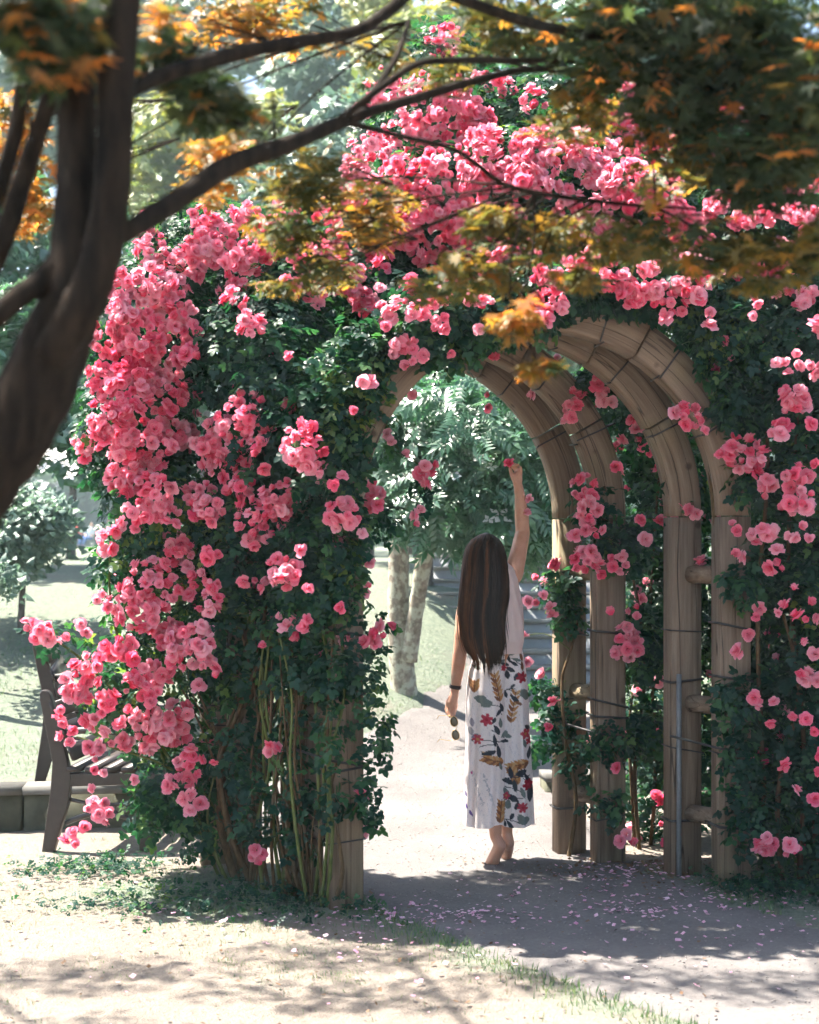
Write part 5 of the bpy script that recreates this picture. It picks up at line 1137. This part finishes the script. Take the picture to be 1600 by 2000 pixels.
# ------------------------------------------------------------------ the two far sitters and their bench
def sitter(x, Yd, shirt, legs, label, lean):
    c = gb(x, Yd); t = thing('person', c, label, 'person', 'people sitting far off')
    sk = MB(); 
    ms = flat_mat('shirt_cloth', shirt, .8, .2); ml = flat_mat('leg_cloth', legs, .8, .2)
    h = c+Vector((lean*.15, .1, 1.22))
    body = MB(); ellips(body, h, .095, .11, .13); chain(body, [h+Vector((0, 0, -.1)), c+Vector((lean*.1, .12, 1.0))], [.055, .06])
    chain(body, [c+Vector((lean*.1, .12, .95)), c+Vector((0, .12, .5))], [.15, .15])
    for s in (-1, 1):
        chain(body, [c+Vector((.17*s+lean*.1, .1, .97)), c+Vector((.24*s, .02, .72)), c+Vector((.12*s, -.22, .6))], [.05, .042, .035])
        chain(body, [c+Vector((.09*s, .1, .48)), c+Vector((.11*s-lean*.25, -.35, .5)), c+Vector((.11*s-lean*.4, -.42, .08))], [.085, .07, .05])
        chain(body, [c+Vector((.11*s-lean*.4, -.42, .06)), c+Vector((.12*s-lean*.4, -.58, .04))], [.045, .035])
    me = body.mesh('body', M['skin'], True); tmp = bpy.data.objects.new('body', me); link(tmp)
    rm = tmp.modifiers.new('remesh', 'REMESH'); rm.mode = 'VOXEL'; rm.voxel_size = .02
    dg = bpy.context.evaluated_depsgraph_get(); me2 = bpy.data.meshes.new_from_object(tmp.evaluated_get(dg)); bpy.data.objects.remove(tmp)
    if not me2.materials: me2.materials.append(M['skin'])
    obj('body', me2, t)
    b = MB(); chain(b, [c+Vector((lean*.1, .12, .95)), c+Vector((0, .12, .52))], [.175, .165])
    for s in (-1, 1): chain(b, [c+Vector((.17*s+lean*.1, .1, .97)), c+Vector((.24*s, .02, .72))], [.065, .06])
    b.build('shirt', ms, t, True)
    b = MB()
    for s in (-1, 1): chain(b, [c+Vector((.09*s, .1, .48)), c+Vector((.11*s-lean*.25, -.35, .5)), c+Vector((.11*s-lean*.4, -.42, .12))], [.10, .085, .065])
    b.build('trousers', ml, t, True)
    b = MB(); ellips(b, h+Vector((0, .03, .03)), .11, .115, .13); b.build('hair', M['hair'], t, True)
sitter(150, 84, (.55, .06, .05), (.25, .05, .06), 'person in red sitting far off at the left, beside a slim trunk', .6)
sitter(174, 84, (.6, .66, .72), (.04, .12, .35), 'person in a pale top and blue trousers sitting far off at the left', .9)
cb = gb(162, 84.1); t = thing('park_bench', cb, 'distant brown bench under the two seated people', 'bench')
b = MB(); b.box(cb+Vector((0, .1, .40)), (.95, 0, 0), (0, .25, 0), (0, 0, .025)); b.build('seat', M['bench'], t)
b = MB(); b.box(cb+Vector((0, .38, .7)), (.95, 0, 0), (0, .02, 0), (0, 0, .16)); b.build('backrest', M['bench'], t)
for s in (-1, 1):
    b = MB(); b.box(cb+Vector((.8*s, .12, .18)), (.04, 0, 0), (0, .22, 0), (0, 0, .2)); b.build('leg', M['bench'], t)

# ------------------------------------------------------------------ grass, ground cover, petals
def ground_stuff():
    def place(n, fx, fy, dens):
        x = rng.uniform(*fx, n); y = rng.uniform(*fy, n); d = path_dist(x, y)
        k = (rng.random(n) < dens(x, y, d)) & (d > -.03); return x[k], y[k]
    def blades(name, x, y, smin, smax, label):
        n = len(x); p = np.stack([x, y, height(x, y)-.004], 1)
        nrm = np.array([0, 0, 1.0])+rng.normal(size=(n, 3))*.33; o = scatter(name, BLADE, p, frames_from(nrm, rng.normal(size=(n, 3))), rng.uniform(smin, smax, n), M['grass'])
        tag(o, label, 'grass', kind='stuff')
    nz = lambda x, y, s, k: vnoise(np.stack([x*s, y*s, x*0], 1), k)
    def d1(x, y, d): return np.clip(.04+.55*np.clip(nz(x, y, 2.3, 21)*1.4-.1, 0, 1)*(.5+.5*nz(x, y, 7, 22))+.5*(np.exp(-((x+.6)/.9)**2-((y-6.8)/.4)**2)), 0, 1)
    x, y = place(190000, (-2.6, 1.4), (4.9, 8.3), d1); blades('short_grass', x, y, .007, .024, 'thin patchy grass on the dry ground in front')
    def d2(x, y, d): return np.clip(.5*np.exp(-((d-.02)/.12)**2)*(x < 1.6)*(y < 6.9), 0, 1)
    x, y = place(40000, (-.4, 2.2), (4.9, 7.0), d2); blades('verge_grass', x, y, .02, .05, 'ragged grass verge along the near edge of the path')
    def d3(x, y, d): return np.clip((.35+.4*nz(x, y, 1.2, 5)), 0.03, 1)
    x, y = place(60000, (-5, 4.5), (8.9, 13.5), d3); blades('lawn_grass', x, y, .02, .05, 'pale sunlit lawn behind the arches')
    # ground cover of small leaves at the foot of the roses
    def cover(n, cx, cy, sx, sy, label):
        x = rng.normal(cx, sx, n); y = rng.normal(cy, sy, n); d = path_dist(x, y); k = d > .02; x, y = x[k], y[k]; m_ = len(x)
        p = np.stack([x, y, height(x, y)+rng.uniform(.01, .06, m_)], 1)
        o = scatter('ground_cover', ROSE_LEAF, p, frames_from(np.array([0, -.2, .9])+rng.normal(size=(m_, 3))*.4, rng.normal(size=(m_, 3))), rng.uniform(.025, .055, m_), M['rose_leaf'])
        tag(o, label, 'ground cover', kind='stuff')
    cover(750, -.72, 6.72, .42, .15, 'low blue-green ground cover at the foot of the left roses')
    cover(1300, 1.75, 6.95, .42, .14, 'low dark ground cover at the foot of the right posts')
    cover(500, -1.5, 7.35, .2, .15, 'small leafy tuft of ground cover under the nearer bench')
    # petals
    pet = (np.array([[-.5, -.4, 0], [.5, -.4, .05], [.55, .35, .15], [-.5, .4, .12], [0, 0, -.06]]), np.array([(0, 1, 4), (1, 2, 4), (2, 3, 4), (3, 0, 4)], dtype=np.int32), np.array([.3, .5, 1, .8, .4]))
    xs, ys = [], []
    for n, cx, cy, sx, sy in ((150, -.05, 6.5, .25, .2), (300, 1.4, 6.85, .55, .14), (150, 1.05, 7.35, .22, .16), (130, .9, 6.2, .7, .45), (130, -.7, 6.45, .6, .25), (40, -.4, 5.7, .8, .4), (110, 1.9, 6.4, .5, .25), (50, .45, 7.2, .35, .25), (60, .3, 6.55, .12, .06), (60, 1.0, 6.6, .15, .06)):
        xs.append(rng.normal(cx, sx, n)); ys.append(rng.normal(cy, sy, n))
    x = np.concatenate(xs); y = np.concatenate(ys); n = len(x)
    p = np.stack([x, y, height(x, y)+.016], 1)
    o = scatter('fallen_petals', pet, p, frames_from(np.array([0, 0, 1.0])+rng.normal(size=(n, 3))*.22, rng.normal(size=(n, 3))), rng.uniform(.006, .022, n), M['fallen'])
    tag(o, 'fallen pink petals strewn over the path and its edges', 'petals', kind='stuff')
    n = 5200; t_ = rng.integers(0, len(PF), n); x = PF[t_, 0]+rng.uniform(-1, 1, n)*PF[t_, 2]*1.25+rng.normal(size=n)*.1; y = PF[t_, 1]+rng.normal(size=n)*.3
    octa = (np.array([[1, 0, 0], [-1, 0, 0], [0, 1, 0], [0, -1, 0], [0, 0, .6], [0, 0, -.6]], float), np.array([(0, 2, 4), (2, 1, 4), (1, 3, 4), (3, 0, 4), (2, 0, 5), (1, 2, 5), (3, 1, 5), (0, 3, 5)], dtype=np.int32), None)
    o = scatter('grit', octa, np.stack([x, y, height(x, y)+.007], 1), frames_from(np.array([0, 0, 1.0])+rng.normal(size=(n, 3))*.3, rng.normal(size=(n, 3))), rng.uniform(.002, .0075, n)**1.0, flat_mat('grit', (.22, .2, .19), .9, .2, nscale=40, amt=.5))
    tag(o, 'small stones and grit lying on the path', 'grit', kind='stuff')
    # brown litter under the right posts
    n = 1200; x = np.concatenate([rng.normal(1.15, .28, 450), rng.normal(1.8, .5, 450), rng.uniform(-2.4, 1.2, 300)]); y = np.concatenate([rng.normal(7.45, .14, 450), rng.normal(7.1, .15, 450), rng.uniform(5.0, 7.0, 300)])
    p = np.stack([x, y, height(x, y)+.014], 1); lm = leaf_mat('dry_litter', [(0, (.06, .035, .02)), (1, (.22, .12, .06))], (1, 1, 1), .1, .8)
    o = scatter('leaf_litter', pet, p, frames_from(np.array([0, 0, 1.0])+rng.normal(size=(n, 3))*.3, rng.normal(size=(n, 3))), rng.uniform(.005, .02, n), lm)
    tag(o, 'dry brown leaf litter, thickest round the right-hand posts', 'leaf litter', kind='stuff')
ground_stuff()

# ------------------------------------------------------------------ thin summer haze
def haze():
    m, nt, nd, lk = newmat('haze')
    v = nd.new('ShaderNodeVolumePrincipled'); v.inputs['Color'].default_value = (0.72, 0.92, 0.95, 1); v.inputs['Density'].default_value = 0.0014
    v.inputs['Anisotropy'].default_value = 0.2
    o = nd.new('ShaderNodeOutputMaterial'); lk.new(v.outputs[0], o.inputs['Volume'])
    b = MB(); b.box((0, 60, 15), (190, 0, 0), (0, 110, 0), (0, 0, 16.5)); tag(b.build('haze', m), 'thin pale summer haze in the air', 'haze', kind='stuff')
haze()
